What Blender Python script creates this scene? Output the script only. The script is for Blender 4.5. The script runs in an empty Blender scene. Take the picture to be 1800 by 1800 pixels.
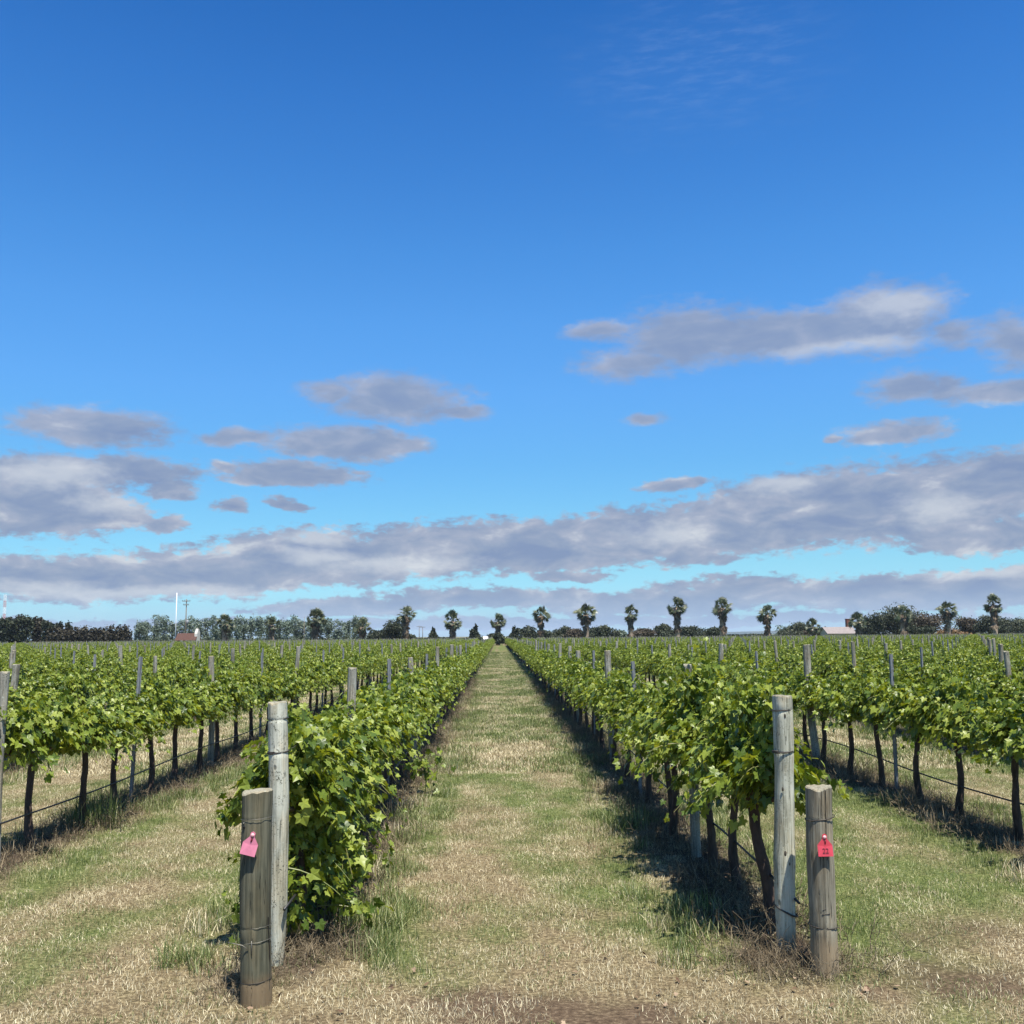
import bpy, math, random
import numpy as np
from mathutils import Vector, Matrix

random.seed(7)
RNG = np.random.default_rng(7)
S = bpy.context.scene
COL = S.collection
R = math.radians
PI = math.pi

# ------------------------------------------------------------------ camera
F = 1733.0            # focal length in 1800-px photo units
CAM_H = 1.95
_r = R(-0.5)


def _cam_dir(px, py):
    u = (px - 900) / F
    v = (900 - py) / F
    return np.array([u * math.cos(_r) - v * math.sin(_r), u * math.sin(_r) + v * math.cos(_r), 1.0])


_a = _cam_dir(877, 1118)
PITCH = -math.atan2(_a[1], 1.0)


def _lev(a):
    c, s = math.cos(PITCH), math.sin(PITCH)
    return np.array([a[0], c * a[2] - s * a[1], s * a[2] + c * a[1]])


_b = _lev(_a)
YAW = math.atan2(_b[0], _b[1])


def _yaw(b):
    return np.array([b[0] * math.cos(YAW) - b[1] * math.sin(YAW),
                     b[0] * math.sin(YAW) + b[1] * math.cos(YAW), b[2]])


def ray(px, py):
    return _yaw(_lev(_cam_dir(px, py)))


def at(px, d, py=None):
    """world point seen at a photo pixel at depth d along the rows"""
    q = ray(px, 1118 if py is None else py)
    return q[0] * d / q[1], CAM_H + q[2] * d / q[1]


def axis(v):
    r = _r
    return _yaw(_lev(np.array([v[0] * math.cos(r) - v[1] * math.sin(r),
                               v[0] * math.sin(r) + v[1] * math.cos(r), v[2]])))


cam = bpy.data.cameras.new('camera')
co = bpy.data.objects.new('camera', cam)
COL.objects.link(co)
X, Y, Z = axis((1, 0, 0)), axis((0, 1, 0)), -axis((0, 0, 1))
co.matrix_world = Matrix(((X[0], Y[0], Z[0], 0), (X[1], Y[1], Z[1], 0), (X[2], Y[2], Z[2], CAM_H), (0, 0, 0, 1)))
cam.sensor_width = 36
cam.sensor_fit = 'HORIZONTAL'
cam.lens = 36 * F / 1800
cam.clip_start = 0.05
cam.clip_end = 20000
S.camera = co

# ------------------------------------------------------------------ light
EXPO = 0.85
S.view_settings.view_transform = 'Standard'
S.view_settings.look = 'None'
S.view_settings.exposure = EXPO
S.view_settings.gamma = 1
SUN_EL, SUN_AZ = 69, 154
sun = bpy.data.lights.new('sun', 'SUN')
sun.energy = 5.0
sun.angle = R(0.53)
sun.color = (1.0, 0.955, 0.88)
so = bpy.data.objects.new('sun', sun)
COL.objects.link(so)
sd = Vector((math.cos(R(SUN_EL)) * math.sin(R(SUN_AZ)), math.cos(R(SUN_EL)) * math.cos(R(SUN_AZ)), math.sin(R(SUN_EL))))
so.rotation_euler = sd.to_track_quat('Z', 'Y').to_euler()
so.location = (0, -20, 40)


# ------------------------------------------------------------------ node helper
class NT:
    def __init__(s, tree):
        s.t = tree
        s.n = tree.nodes
        s.l = tree.links

    def new(s, typ, **kw):
        nd = s.n.new(typ)
        for k, v in kw.items():
            setattr(nd, k, v)
        return nd

    def put(s, sock, v):
        if v is None:
            return
        if isinstance(v, bpy.types.NodeSocket):
            s.l.new(v, sock)
        else:
            if sock.type == 'RGBA' and hasattr(v, '__len__') and len(v) == 3:
                v = (*v, 1)
            sock.default_value = v

    def math(s, op, a, b=None, c=None, clamp=False):
        nd = s.new('ShaderNodeMath', operation=op, use_clamp=clamp)
        for i, v in enumerate((a, b, c)):
            s.put(nd.inputs[i], v)
        return nd.outputs[0]

    def vec(s, op, a, b=None, c=None):
        nd = s.new('ShaderNodeVectorMath', operation=op)
        for i, v in enumerate((a, b, c)):
            s.put(nd.inputs[i], v)
        return nd.outputs['Value'] if op in ('LENGTH', 'DOT_PRODUCT', 'DISTANCE') else nd.outputs[0]

    def mix(s, f, a, b, blend='MIX'):
        nd = s.new('ShaderNodeMix', data_type='RGBA', blend_type=blend)
        s.put(nd.inputs['Factor'], f)
        s.put(nd.inputs[6], a)
        s.put(nd.inputs[7], b)
        return nd.outputs[2]

    def noise(s, vec, scale, detail=4, rough=0.55, dist=0.0, out='Fac'):
        nd = s.new('ShaderNodeTexNoise')
        s.put(nd.inputs['Vector'], vec)
        nd.inputs['Scale'].default_value = scale
        nd.inputs['Detail'].default_value = detail
        nd.inputs['Roughness'].default_value = rough
        nd.inputs['Distortion'].default_value = dist
        return nd.outputs[out]

    def ramp(s, fac, stops, interp='LINEAR'):
        nd = s.new('ShaderNodeValToRGB')
        cr = nd.color_ramp
        cr.interpolation = interp
        while len(cr.elements) < len(stops):
            cr.elements.new(0.5)
        for e, (p, c) in zip(cr.elements, stops):
            e.position = p
            e.color = (*c, 1) if hasattr(c, '__len__') else (c, c, c, 1)
        s.put(nd.inputs[0], fac)
        return nd.outputs[0]

    def smooth(s, v, lo, hi, a=0.0, b=1.0):
        nd = s.new('ShaderNodeMapRange', interpolation_type='SMOOTHSTEP')
        s.put(nd.inputs[0], v)
        for i, q in enumerate((lo, hi, a, b)):
            nd.inputs[i + 1].default_value = q
        return nd.outputs[0]


def new_mat(name):
    m = bpy.data.materials.new(name)
    m.use_nodes = True
    t = NT(m.node_tree)
    b = t.n['Principled BSDF']
    return m, t, b


# ------------------------------------------------------------------ world: sky and clouds
world = bpy.data.worlds.new('World')
S.world = world
world.use_nodes = True
W = NT(world.node_tree)
bg = W.n['Background']
sky = W.new('ShaderNodeTexSky', sky_type='NISHITA')
sky.sun_disc = False
sky.sun_elevation = R(SUN_EL)
sky.sun_rotation = R(SUN_AZ)
sky.ozone_density = 3
sky.air_density = 1.0
sky.dust_density = 0.3
SKY_STR = 0.12
bg.inputs[1].default_value = SKY_STR
tc = W.new('ShaderNodeTexCoord').outputs['Generated']
sep = W.new('ShaderNodeSeparateXYZ')
W.put(sep.inputs[0], tc)
el = W.math('MULTIPLY', W.math('ARCSINE', sep.outputs[2]), 180 / PI)
az = W.math('MULTIPLY', W.math('ARCTAN2', sep.outputs[0], sep.outputs[1]), 180 / PI)
# elevation, sRGB colour of the clear sky in that direction, and what the Nishita sky gives at strength 0.1
_sky = [(0.5, (180, 226, 244), (.6336, .6286, .4904)), (2, (174, 232, 247), (.6284, .6827, .5736)),
        (4, (160, 228, 250), (.5118, .6485, .6565)), (7, (134, 209, 253), (.3571, .5197, .6601)),
        (10, (115, 192, 252), (.2695, .4207, .6041)), (14, (103, 177, 250), (.1978, .3235, .5159)),
        (18, (90, 163, 240), (.1576, .263, .446)), (22, (76, 148, 227), (.1321, .2231, .3942)),
        (26, (64, 133, 214), (.1145, .1948, .3542)), (30, (54, 121, 203), (.1028, .1757, .326)),
        (35, (42, 107, 188), (.093, .1597, .3015))]


def lin(c):
    return np.array([((v / 255 + 0.055) / 1.055) ** 2.4 if v > 10 else v / 255 / 12.92 for v in c])


stops = []
for e, c, nis in _sky:
    k = lin(c) / (2 ** EXPO) / (np.array(nis) * SKY_STR / 0.1)
    stops.append((e / 90, tuple(k)))
stops += [(0.62, (0.34, 0.50, 0.66)), (1.0, (0.34, 0.46, 0.58))]
tint = W.ramp(W.math('DIVIDE', W.math('MAXIMUM', el, 0.0), 90), stops)
clear = W.mix(1.0, sky.outputs[0], tint, 'MULTIPLY')
comb = W.new('ShaderNodeCombineXYZ')
W.put(comb.inputs[0], az)
W.put(comb.inputs[1], el)
P0 = comb.outputs[0]
# cloud shapes: centre x, y, half-width, half-height in photo pixels, bias (higher = thinner)
CL = [(1045, 585, 60, 20, .15), (1215, 592, 130, 46, 0), (1110, 640, 120, 32, .25), (1330, 590, 110, 38, 0),
      (1430, 585, 130, 38, 0), (1550, 562, 95, 55, 0), (1600, 535, 60, 35, .1), (1690, 582, 62, 28, .3),
      (1785, 600, 60, 55, .25), (1595, 682, 72, 26, .15), (1665, 685, 48, 30, .25), (1775, 686, 90, 17, 0),
      (1568, 762, 85, 19, .1), (1465, 775, 32, 11, .4), (1130, 738, 60, 14, .35), (1182, 852, 66, 14, .2),
      (690, 702, 110, 36, .0), (800, 725, 75, 14, .15), (570, 690, 55, 20, .2),
      (172, 752, 108, 30, .0), (600, 782, 125, 27, 0), (690, 785, 70, 16, .1), (420, 770, 65, 17, .2),
      (500, 836, 118, 20, .0), (380, 822, 22, 11, .3), (620, 835, 22, 10, .5),
      (75, 840, 110, 34, 0), (50, 885, 140, 48, 0), (240, 826, 95, 22, .1), (150, 900, 95, 24, 0),
      (305, 862, 46, 18, .15), (400, 888, 34, 13, .3), (500, 887, 45, 10, .3), (295, 917, 50, 14, .15), (225, 908, 45, 13, .2),
      (60, 1020, 300, 36, 0), (330, 1008, 230, 40, 0), (560, 985, 200, 48, 0), (790, 968, 200, 46, 0), (960, 965, 160, 44, 0),
      (1130, 942, 160, 44, 0), (1300, 925, 170, 46, 0), (1400, 870, 120, 34, .05), (1500, 895, 160, 60, 0), (1640, 880, 140, 60, 0),
      (1790, 848, 130, 44, 0), (1720, 945, 130, 24, .0), (1220, 985, 110, 20, .2), (1000, 1012, 90, 12, .1),
      (620, 1068, 200, 16, .05), (860, 1052, 220, 20, 0), (1150, 1062, 240, 24, 0), (1330, 1040, 200, 26, 0), (1560, 1042, 240, 34, 0),
      (1760, 1030, 200, 30, 0), (900, 1094, 1300, 14, .15)]
warp = W.noise(W.vec('MULTIPLY', P0, (0.5, 1.2, 1)), 0.5, 4, 0.5, 0.2, 'Color')
warp2 = W.vec('MULTIPLY', W.vec('SUBTRACT', warp, (0.5, 0.5, 0.5)), (4.0, 1.3, 0))
fine = W.noise(W.vec('MULTIPLY', P0, (0.75, 1.5, 1)), 1.5, 6, 0.62)
Pw = W.vec('ADD', P0, warp2)
dmin = None
for cx, cy, hw, hh, bias in CL:
    q = ray(cx, cy)
    q = q / np.linalg.norm(q)
    a_, e_ = math.degrees(math.atan2(q[0], q[1])), math.degrees(math.asin(q[2]))
    sx, sy = math.degrees(hw / F) * 1.15, math.degrees(hh / F) * 1.2
    ln = W.vec('LENGTH', W.vec('MULTIPLY_ADD', Pw, (1 / sx, 1 / sy, 0), (-a_ / sx, -e_ / sy, 0)))
    if bias:
        ln = W.math('ADD', ln, bias)
    if dmin is None:
        dmin = ln
    else:
        nd = W.new('ShaderNodeMath', operation='SMOOTH_MIN')
        W.put(nd.inputs[0], dmin)
        W.put(nd.inputs[1], ln)
        nd.inputs[2].default_value = 0.22
        dmin = nd.outputs[0]
fine_c = W.math('SUBTRACT', fine, 0.5)
dens = W.math('ADD', W.math('SUBTRACT', W.smooth(el, 2.0, 9.0, 0.93, 1.12), dmin), W.math('MULTIPLY', fine_c, W.smooth(el, 6.0, 14.0, 1.25, 0.85)))
soft = W.smooth(el, 5.0, 15.0, 0.26, 0.62)
edge = W.smooth(W.math('DIVIDE', dens, soft), -0.2, 1.0)
veil = W.smooth(el, 0.0, 3.0, 0.45, 0.0)           # pale bank of cloud low over the horizon
edge = W.math('MAXIMUM', edge, veil)
edge = W.math('MULTIPLY', edge, W.smooth(W.math('ABSOLUTE', az), 60.0, 80.0, 1.0, 0.0))
lump = W.noise(W.vec('MULTIPLY', W.vec('ADD', P0, (3.1, 0.0, 7.7)), (0.42, 1.0, 1)), 0.75, 6, 0.55, 0.4)
# thick middles are greyer, and the higher clouds are flatter in tone
lump = W.math('SUBTRACT', W.math('ADD', W.math('MULTIPLY', W.math('SUBTRACT', lump, 0.5), W.smooth(el, 6.0, 16.0, 1.35, 0.7)), 0.5),
              W.math('MULTIPLY', W.smooth(dens, 0.2, 0.9), 0.10))
grey = W.ramp(lump, [(0.22, tuple(lin((132, 149, 184)))), (0.42, tuple(lin((148, 162, 189)))),
                     (0.58, tuple(lin((168, 176, 197)))), (0.76, tuple(lin((208, 212, 220))))])
# whiter billows where the photograph has them
wmin = None
for cx, cy, hw, hh in [(1585, 532, 70, 28), (1500, 610, 120, 14), (90, 832, 80, 26), (210, 885, 60, 16), (545, 945, 60, 14), (250, 1040, 320, 12), (560, 975, 60, 14),
                       (700, 990, 130, 16), (1170, 935, 70, 24), (1640, 895, 60, 24), (1740, 1005, 110, 10), (1370, 850, 60, 14)]:
    q = ray(cx, cy)
    q = q / np.linalg.norm(q)
    a_, e_ = math.degrees(math.atan2(q[0], q[1])), math.degrees(math.asin(q[2]))
    sx, sy = math.degrees(hw / F), math.degrees(hh / F)
    ln = W.vec('LENGTH', W.vec('MULTIPLY_ADD', Pw, (1 / sx, 1 / sy, 0), (-a_ / sx, -e_ / sy, 0)))
    wmin = ln if wmin is None else W.math('MINIMUM', wmin, ln)
wf = W.smooth(W.math('ADD', wmin, W.math('MULTIPLY', fine_c, 1.2)), 0.1, 1.6, 0.6, 0.0)
grey = W.mix(wf, grey, tuple(lin((222, 225, 230))))
grey = W.mix(W.smooth(el, 0.3, 3.2, 0.75, 0.0), grey, tuple(lin((168, 192, 224))))
# background colour is multiplied by the strength and the exposure
unit = 1 / (SKY_STR * 2 ** EXPO)
grey = W.vec('MULTIPLY', grey, (unit, unit, unit))
# thin high cirrus near the top
cq = ray(1230, 110)
cq = cq / np.linalg.norm(cq)
ca, ce = math.degrees(math.atan2(cq[0], cq[1])), math.degrees(math.asin(cq[2]))
cir = W.vec('LENGTH', W.vec('MULTIPLY_ADD', Pw, (1 / 9.5, 1 / 4.2, 0), (-ca / 9.5, -ce / 4.2, 0)))
cn = W.noise(W.vec('MULTIPLY', P0, (0.5, 2.6, 1)), 0.9, 6, 0.62)
cirf = W.math('MULTIPLY', W.smooth(cir, 0.2, 1.2, 1.0, 0.0), W.smooth(cn, 0.40, 0.80, 0.02, 0.2))
clear = W.mix(cirf, clear, tuple(lin((150, 180, 225)) * unit))
final = W.mix(W.math('MULTIPLY', edge, W.smooth(el, 6.0, 16.0, 0.95, 0.86)), clear, grey)
W.put(bg.inputs[0], final)


# ------------------------------------------------------------------ mesh helpers
class MB:
    """collects geometry for ONE mesh"""

    def __init__(s):
        s.v = []
        s.f = []
        s.m = []
        s.n = 0

    def add(s, verts, faces, mat=0):
        verts = np.asarray(verts, float)
        s.v.append(verts)
        for f in faces:
            s.f.append(tuple(int(i) + s.n for i in f))
            s.m.append(mat)
        s.n += len(verts)

    def tube(s, pts, rad, sides=8, mat=0, cap=True, jitter=0.0, rng=None, squash=1.0):
        pts = np.asarray(pts, float)
        n = len(pts)
        rad = np.broadcast_to(np.asarray(rad, float), (n,)) if np.ndim(rad) < 2 else rad
        tan = np.gradient(pts, axis=0)
        tan /= np.linalg.norm(tan, axis=1)[:, None] + 1e-9
        ref = np.array([1.0, 0, 0]) if abs(tan[0][0]) < 0.8 else np.array([0, 1.0, 0])
        vs = []
        for i in range(n):
            u = ref - tan[i] * ref.dot(tan[i])
            u /= np.linalg.norm(u)
            w = np.cross(tan[i], u)
            for k in range(sides):
                a = 2 * PI * k / sides
                r = rad[i]
                if jitter:
                    r *= 1 + jitter * (rng.random() - 0.5) * 2
                vs.append(pts[i] + u * math.cos(a) * r + w * math.sin(a) * r * squash)
        fs = []
        for i in range(n - 1):
            for k in range(sides):
                k2 = (k + 1) % sides
                fs.append((i * sides + k, i * sides + k2, (i + 1) * sides + k2, (i + 1) * sides + k))
        if cap:
            fs.append(tuple(range(sides))[::-1])
            fs.append(tuple((n - 1) * sides + k for k in range(sides)))
        s.add(vs, fs, mat)

    def box(s, c, d, mat=0, rz=0.0):
        c = np.array(c, float)
        d = np.array(d, float) / 2
        vs = []
        for z in (-1, 1):
            for x, y in ((-1, -1), (1, -1), (1, 1), (-1, 1)):
                px, py = x * d[0], y * d[1]
                vs.append((c[0] + px * math.cos(rz) - py * math.sin(rz), c[1] + px * math.sin(rz) + py * math.cos(rz), c[2] + z * d[2]))
        s.add(vs, [(3, 2, 1, 0), (4, 5, 6, 7), (0, 1, 5, 4), (1, 2, 6, 5), (2, 3, 7, 6), (3, 0, 4, 7)], mat)

    def mesh(s, name, mats, smooth=False):
        me = bpy.data.meshes.new(name)
        v = np.concatenate(s.v) if s.v else np.zeros((0, 3))
        me.from_pydata(v.tolist(), [], s.f)
        for m in (mats if isinstance(mats, (list, tuple)) else [mats]):
            me.materials.append(m)
        if len(me.polygons):
            me.polygons.foreach_set('material_index', np.array(s.m, dtype=np.int32))
            if smooth:
                me.polygons.foreach_set('use_smooth', np.ones(len(me.polygons), dtype=bool))
        me.update()
        return me


def template_mesh(name, tv, tf, pos, tdir, nrm, size, mats, extra=None, smooth=True):
    """many copies of a small template placed with frames (fast, numpy)"""
    N, k = len(pos), len(tv)
    tdir = tdir / (np.linalg.norm(tdir, axis=1)[:, None] + 1e-9)
    nrm = nrm - tdir * (nrm * tdir).sum(1)[:, None]
    nrm /= np.linalg.norm(nrm, axis=1)[:, None] + 1e-9
    b = np.cross(tdir, nrm)
    V = (pos[:, None, :] + size[:, None, None] * (tv[None, :, 0:1] * b[:, None] + tv[None, :, 1:2] * tdir[:, None] + tv[None, :, 2:3] * nrm[:, None]))
    V = V.reshape(-1, 3)
    Fc = (np.array(tf)[None] + (np.arange(N) * k)[:, None, None]).reshape(-1, len(tf[0]))
    mi = np.zeros(len(Fc), dtype=np.int32)
    faces = Fc.tolist()
    if extra is not None and extra.n:
        ev = np.concatenate(extra.v)
        off = len(V)
        V = np.concatenate([V, ev])
        faces += [tuple(i + off for i in f) for f in extra.f]
        mi = np.concatenate([mi, np.array(extra.m, dtype=np.int32)])
    me = bpy.data.meshes.new(name)
    me.from_pydata(V.tolist(), [], faces)
    for m in mats:
        me.materials.append(m)
    me.polygons.foreach_set('material_index', mi)
    if smooth:
        me.polygons.foreach_set('use_smooth', np.ones(len(me.polygons), dtype=bool))
    me.update()
    return me


def obj(name, me, parent=None, loc=(0, 0, 0), rz=0.0):
    o = bpy.data.objects.new(name, me)
    COL.objects.link(o)
    o.location = loc
    o.rotation_euler = (0, 0, rz)
    if parent:
        o.parent = parent
    return o


def tag(o, label=None, cat=None, group=None, kind=None):
    if label:
        o['label'] = label
    if cat:
        o['category'] = cat
    if group:
        o['group'] = group
    if kind:
        o['kind'] = kind
    return o


def thing(name, label, cat, loc=(0, 0, 0), rz=0.0, group=None):
    o = obj(name, None, None, loc, rz)
    o.empty_display_size = 0.1
    return tag(o, label, cat, group)


ORD = ['', 'first', 'second', 'third', 'fourth', 'fifth', 'sixth', 'seventh', 'eighth', 'ninth', 'tenth', 'eleventh', 'twelfth',
       'thirteenth', 'fourteenth', 'fifteenth', 'sixteenth', 'seventeenth', 'eighteenth', 'nineteenth', 'twentieth']
TENS = {20: 'twenty', 30: 'thirty', 40: 'forty', 50: 'fifty', 60: 'sixty'}


def ordinal(n):
    if n <= 20:
        return ORD[n]
    t = n // 10 * 10
    return TENS[t] + '-' + ORD[n - t] if n > t else TENS[t][:-1] + 'ieth'


def row_phrase(k):
    side = 'right' if k > 0 else 'left'
    k = abs(k)
    if k == 1:
        return 'row just ' + side + ' of lane'
    return ordinal(k) + ' row ' + side + ' of lane'


# ------------------------------------------------------------------ materials
def leaf_material(name, cols, trans, rough=0.42, tfac=0.3, spec=0.5, nscale=0.9, nw=0.42):
    m, t, b = new_mat(name)
    g = t.new('ShaderNodeNewGeometry')
    oi = t.new('ShaderNodeObjectInfo')
    r = t.math('FRACT', t.math('ADD', g.outputs['Random Per Island'], oi.outputs['Random']))
    n = t.noise(g.outputs['Position'], nscale, 3, 0.6)
    f = t.math('ADD', t.math('MULTIPLY', r, 0.75), t.math('ADD', t.math('MULTIPLY', t.math('SUBTRACT', n, 0.5), nw), 0.17), clamp=True)
    c = t.ramp(f, cols)
    t.put(b.inputs['Base Color'], c)
    b.inputs['Roughness'].default_value = rough
    b.inputs['Specular IOR Level'].default_value = spec
    tr = t.new('ShaderNodeBsdfTranslucent')
    t.put(tr.inputs[0], t.mix(1.0, c, trans, 'MULTIPLY'))
    mx = t.new('ShaderNodeMixShader')
    mx.inputs[0].default_value = tfac
    t.l.new(b.outputs[0], mx.inputs[1])
    t.l.new(tr.outputs[0], mx.inputs[2])
    t.l.new(mx.outputs[0], t.n['Material Output'].inputs[0])
    return m


VINE_LEAF = leaf_material('vine_leaf', [(0.05, (0.032, 0.058, 0.012)), (0.3, (0.084, 0.132, 0.018)), (0.6, (0.185, 0.240, 0.027)), (1.0, (0.33, 0.37, 0.07))],
                          (1.6, 1.4, 0.45, 1), 0.42, 0.32, 0.4)
FAR_LEAF = VINE_LEAF
GRASS_STRAW = leaf_material('dry_grass', [(0.0, (0.085, 0.062, 0.034)), (0.22, (0.21, 0.165, 0.092)), (0.55, (0.46, 0.39, 0.235)), (0.92, (0.78, 0.71, 0.49))],
                            (1.1, 1.0, 0.8, 1), 0.6, 0.2, 0.3, 1.7, 0.9)
GRASS_GREEN = leaf_material('green_grass', [(0.0, (0.035, 0.058, 0.016)), (0.35, (0.072, 0.108, 0.030)), (0.7, (0.165, 0.21, 0.062)), (0.95, (0.58, 0.55, 0.30))],
                            (1.3, 1.3, 0.7, 1), 0.5, 0.25, 0.4, 1.7, 0.7)
WEED_DRY = leaf_material('dry_weed', [(0.0, (0.05, 0.038, 0.022)), (0.5, (0.16, 0.122, 0.074)), (1.0, (0.38, 0.31, 0.20))], (1, 1, 1, 1), 0.7, 0.15, 0.2)


def bark_material(name, c0, c1, scale=18, bump=0.6):
    m, t, b = new_mat(name)
    tcn = t.new('ShaderNodeTexCoord').outputs['Object']
    v = t.vec('MULTIPLY', tcn, (1, 1, 0.22))
    n = t.noise(v, scale, 6, 0.7, 0.6)
    t.put(b.inputs['Base Color'], t.ramp(n, [(0.3, c0), (0.7, c1)]))
    b.inputs['Roughness'].default_value = 0.9
    bp = t.new('ShaderNodeBump')
    bp.inputs['Strength'].default_value = bump
    bp.inputs['Distance'].default_value = 0.02
    t.put(bp.inputs['Height'], n)
    t.l.new(bp.outputs[0], b.inputs['Normal'])
    return m


VINE_BARK = bark_material('vine_bark', (0.022, 0.014, 0.010), (0.11, 0.07, 0.05))
TREE_BARK = bark_material('tree_bark', (0.10, 0.075, 0.055), (0.30, 0.24, 0.18), 4)
PALM_BARK = bark_material('palm_bark', (0.15, 0.10, 0.065), (0.42, 0.32, 0.23), 3)
STEM = leaf_material('green_stem', [(0.0, (0.12, 0.17, 0.04)), (1.0, (0.22, 0.2, 0.07))], (1, 1, 1, 1), 0.5, 0.05, 0.4)


def wood_material(name, dark, mid, light, speck=0.0, base_tint=None, top=1.6):
    """weathered post: stretched grain, drying cracks, knots, lichen specks, soil stain at the foot"""
    m, t, b = new_mat(name)
    tcn = t.new('ShaderNodeTexCoord').outputs['Object']
    oi = t.new('ShaderNodeObjectInfo').outputs['Random']
    cb = t.new('ShaderNodeCombineXYZ')
    t.put(cb.inputs[2], t.math('MULTIPLY', oi, 37.0))
    v = t.vec('ADD', tcn, cb.outputs[0])
    grain = t.noise(t.vec('MULTIPLY', v, (1, 1, 0.035)), 75, 5, 0.65, 0.15)
    broad = t.noise(t.vec('MULTIPLY', v, (1, 1, 0.25)), 9, 4, 0.6, 0.4)
    f = t.math('ADD', t.math('MULTIPLY', grain, 0.6), t.math('MULTIPLY', broad, 0.45))
    col = t.ramp(f, [(0.38, dark), (0.5, mid), (0.62, light)])
    hue = t.smooth(t.noise(t.vec('MULTIPLY', t.vec('ADD', v, (2.2, 7.1, 0)), (1, 1, 0.3)), 11, 3, 0.6), 0.42, 0.62)
    col = t.mix(t.math('MULTIPLY', hue, 0.55), col, t.mix(1.0, col, (1.06, 0.90, 0.74), 'MULTIPLY'))
    crack = t.noise(t.vec('MULTIPLY', t.vec('ADD', v, (5.2, 1.3, 0.4)), (1, 1, 0.02)), 42, 2, 0.5, 0.25)
    cr = t.smooth(t.math('ABSOLUTE', t.math('SUBTRACT', crack, 0.5)), 0.0, 0.014, 1.0, 0.0)
    brk = t.smooth(t.noise(v, 6, 2, 0.5), 0.42, 0.56)
    cr = t.math('MULTIPLY', cr, brk)
    col = t.mix(t.math('MULTIPLY', cr, 0.8), col, tuple(c * 0.25 for c in dark))
    vo = t.new('ShaderNodeTexVoronoi', feature='F1')
    t.put(vo.inputs['Vector'], t.vec('MULTIPLY', v, (1, 1, 0.5)))
    vo.inputs['Scale'].default_value = 9
    knot = t.smooth(vo.outputs['Distance'], 0.04, 0.11, 1.0, 0.0)
    col = t.mix(t.math('MULTIPLY', knot, 0.75), col, tuple(c * 0.35 for c in dark))
    if speck:
        sp = t.noise(v, 75, 3, 0.75)
        sp2 = t.noise(v, 7, 2, 0.5)
        sf = t.math('MULTIPLY', t.smooth(sp, 0.55, 0.62), t.smooth(sp2, 0.38, 0.6))
        col = t.mix(t.math('MULTIPLY', sf, speck), col, (0.085, 0.085, 0.06))
        lw = t.math('MULTIPLY', t.smooth(t.noise(v, 60, 3, 0.6), 0.55, 0.7), t.smooth(sp2, 0.6, 0.4))
        col = t.mix(t.math('MULTIPLY', lw, 0.45), col, (0.55, 0.58, 0.47))
    if base_tint is not None:
        sz = t.new('ShaderNodeSeparateXYZ')
        t.put(sz.inputs[0], tcn)
        z = t.math('ADD', sz.outputs[2], t.math('MULTIPLY', t.math('SUBTRACT', broad, 0.5), 0.10))
        col = t.mix(t.smooth(z, base_tint[1] - 0.05, base_tint[1] + 0.05, base_tint[2], 0.0), col, base_tint[0])
    t.put(b.inputs['Base Color'], col)
    b.inputs['Roughness'].default_value = 0.88
    b.inputs['Specular IOR Level'].default_value = 0.25
    bp = t.new('ShaderNodeBump')
    bp.inputs['Strength'].default_value = 0.55
    bp.inputs['Distance'].default_value = 0.010
    h = t.math('SUBTRACT', f, t.math('ADD', t.math('MULTIPLY', cr, 1.0), t.math('MULTIPLY', knot, 0.5)))
    t.put(bp.inputs['Height'], h)
    t.l.new(bp.outputs[0], b.inputs['Normal'])
    return m


WOOD_PALE = wood_material('pale_weathered_wood', (0.20, 0.20, 0.15), (0.40, 0.405, 0.32), (0.57, 0.57, 0.46), 1.0)
WOOD_SMOOTH = wood_material('silvered_wood', (0.21, 0.21, 0.155), (0.40, 0.40, 0.31), (0.56, 0.56, 0.45), 0.6, ((0.24, 0.21, 0.15), 0.14, 0.7))
WOOD_OLIVE = wood_material('olive_brown_wood', (0.042, 0.043, 0.028), (0.082, 0.082, 0.054), (0.14, 0.134, 0.09), 0.0, ((0.21, 0.145, 0.08), 0.14, 0.75))
WOOD_TAN = wood_material('tan_grey_wood', (0.10, 0.088, 0.062), (0.18, 0.163, 0.118), (0.29, 0.268, 0.20), 0.0, ((0.30, 0.22, 0.13), 0.18, 0.6))
WOOD_END = wood_material('sawn_end_grain', (0.14, 0.13, 0.09), (0.22, 0.205, 0.15), (0.29, 0.27, 0.20), 0.3)
WOOD_MID = wood_material('weathered_post_wood', (0.10, 0.095, 0.075), (0.20, 0.19, 0.155), (0.37, 0.36, 0.30), 1.0)


def simple(name, col, rough=0.5, metal=0.0, spec=0.5, var=0.0, scale=20):
    m, t, b = new_mat(name)
    if var:
        n = t.noise(t.new('ShaderNodeTexCoord').outputs['Object'], scale, 4, 0.6)
        c = t.ramp(n, [(0.3, tuple(v * (1 - var) for v in col)), (0.7, tuple(min(1, v * (1 + var)) for v in col))])
        t.put(b.inputs['Base Color'], c)
    else:
        b.inputs['Base Color'].default_value = (*col, 1)
    b.inputs['Roughness'].default_value = rough
    b.inputs['Metallic'].default_value = metal
    b.inputs['Specular IOR Level'].default_value = spec
    return m


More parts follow.
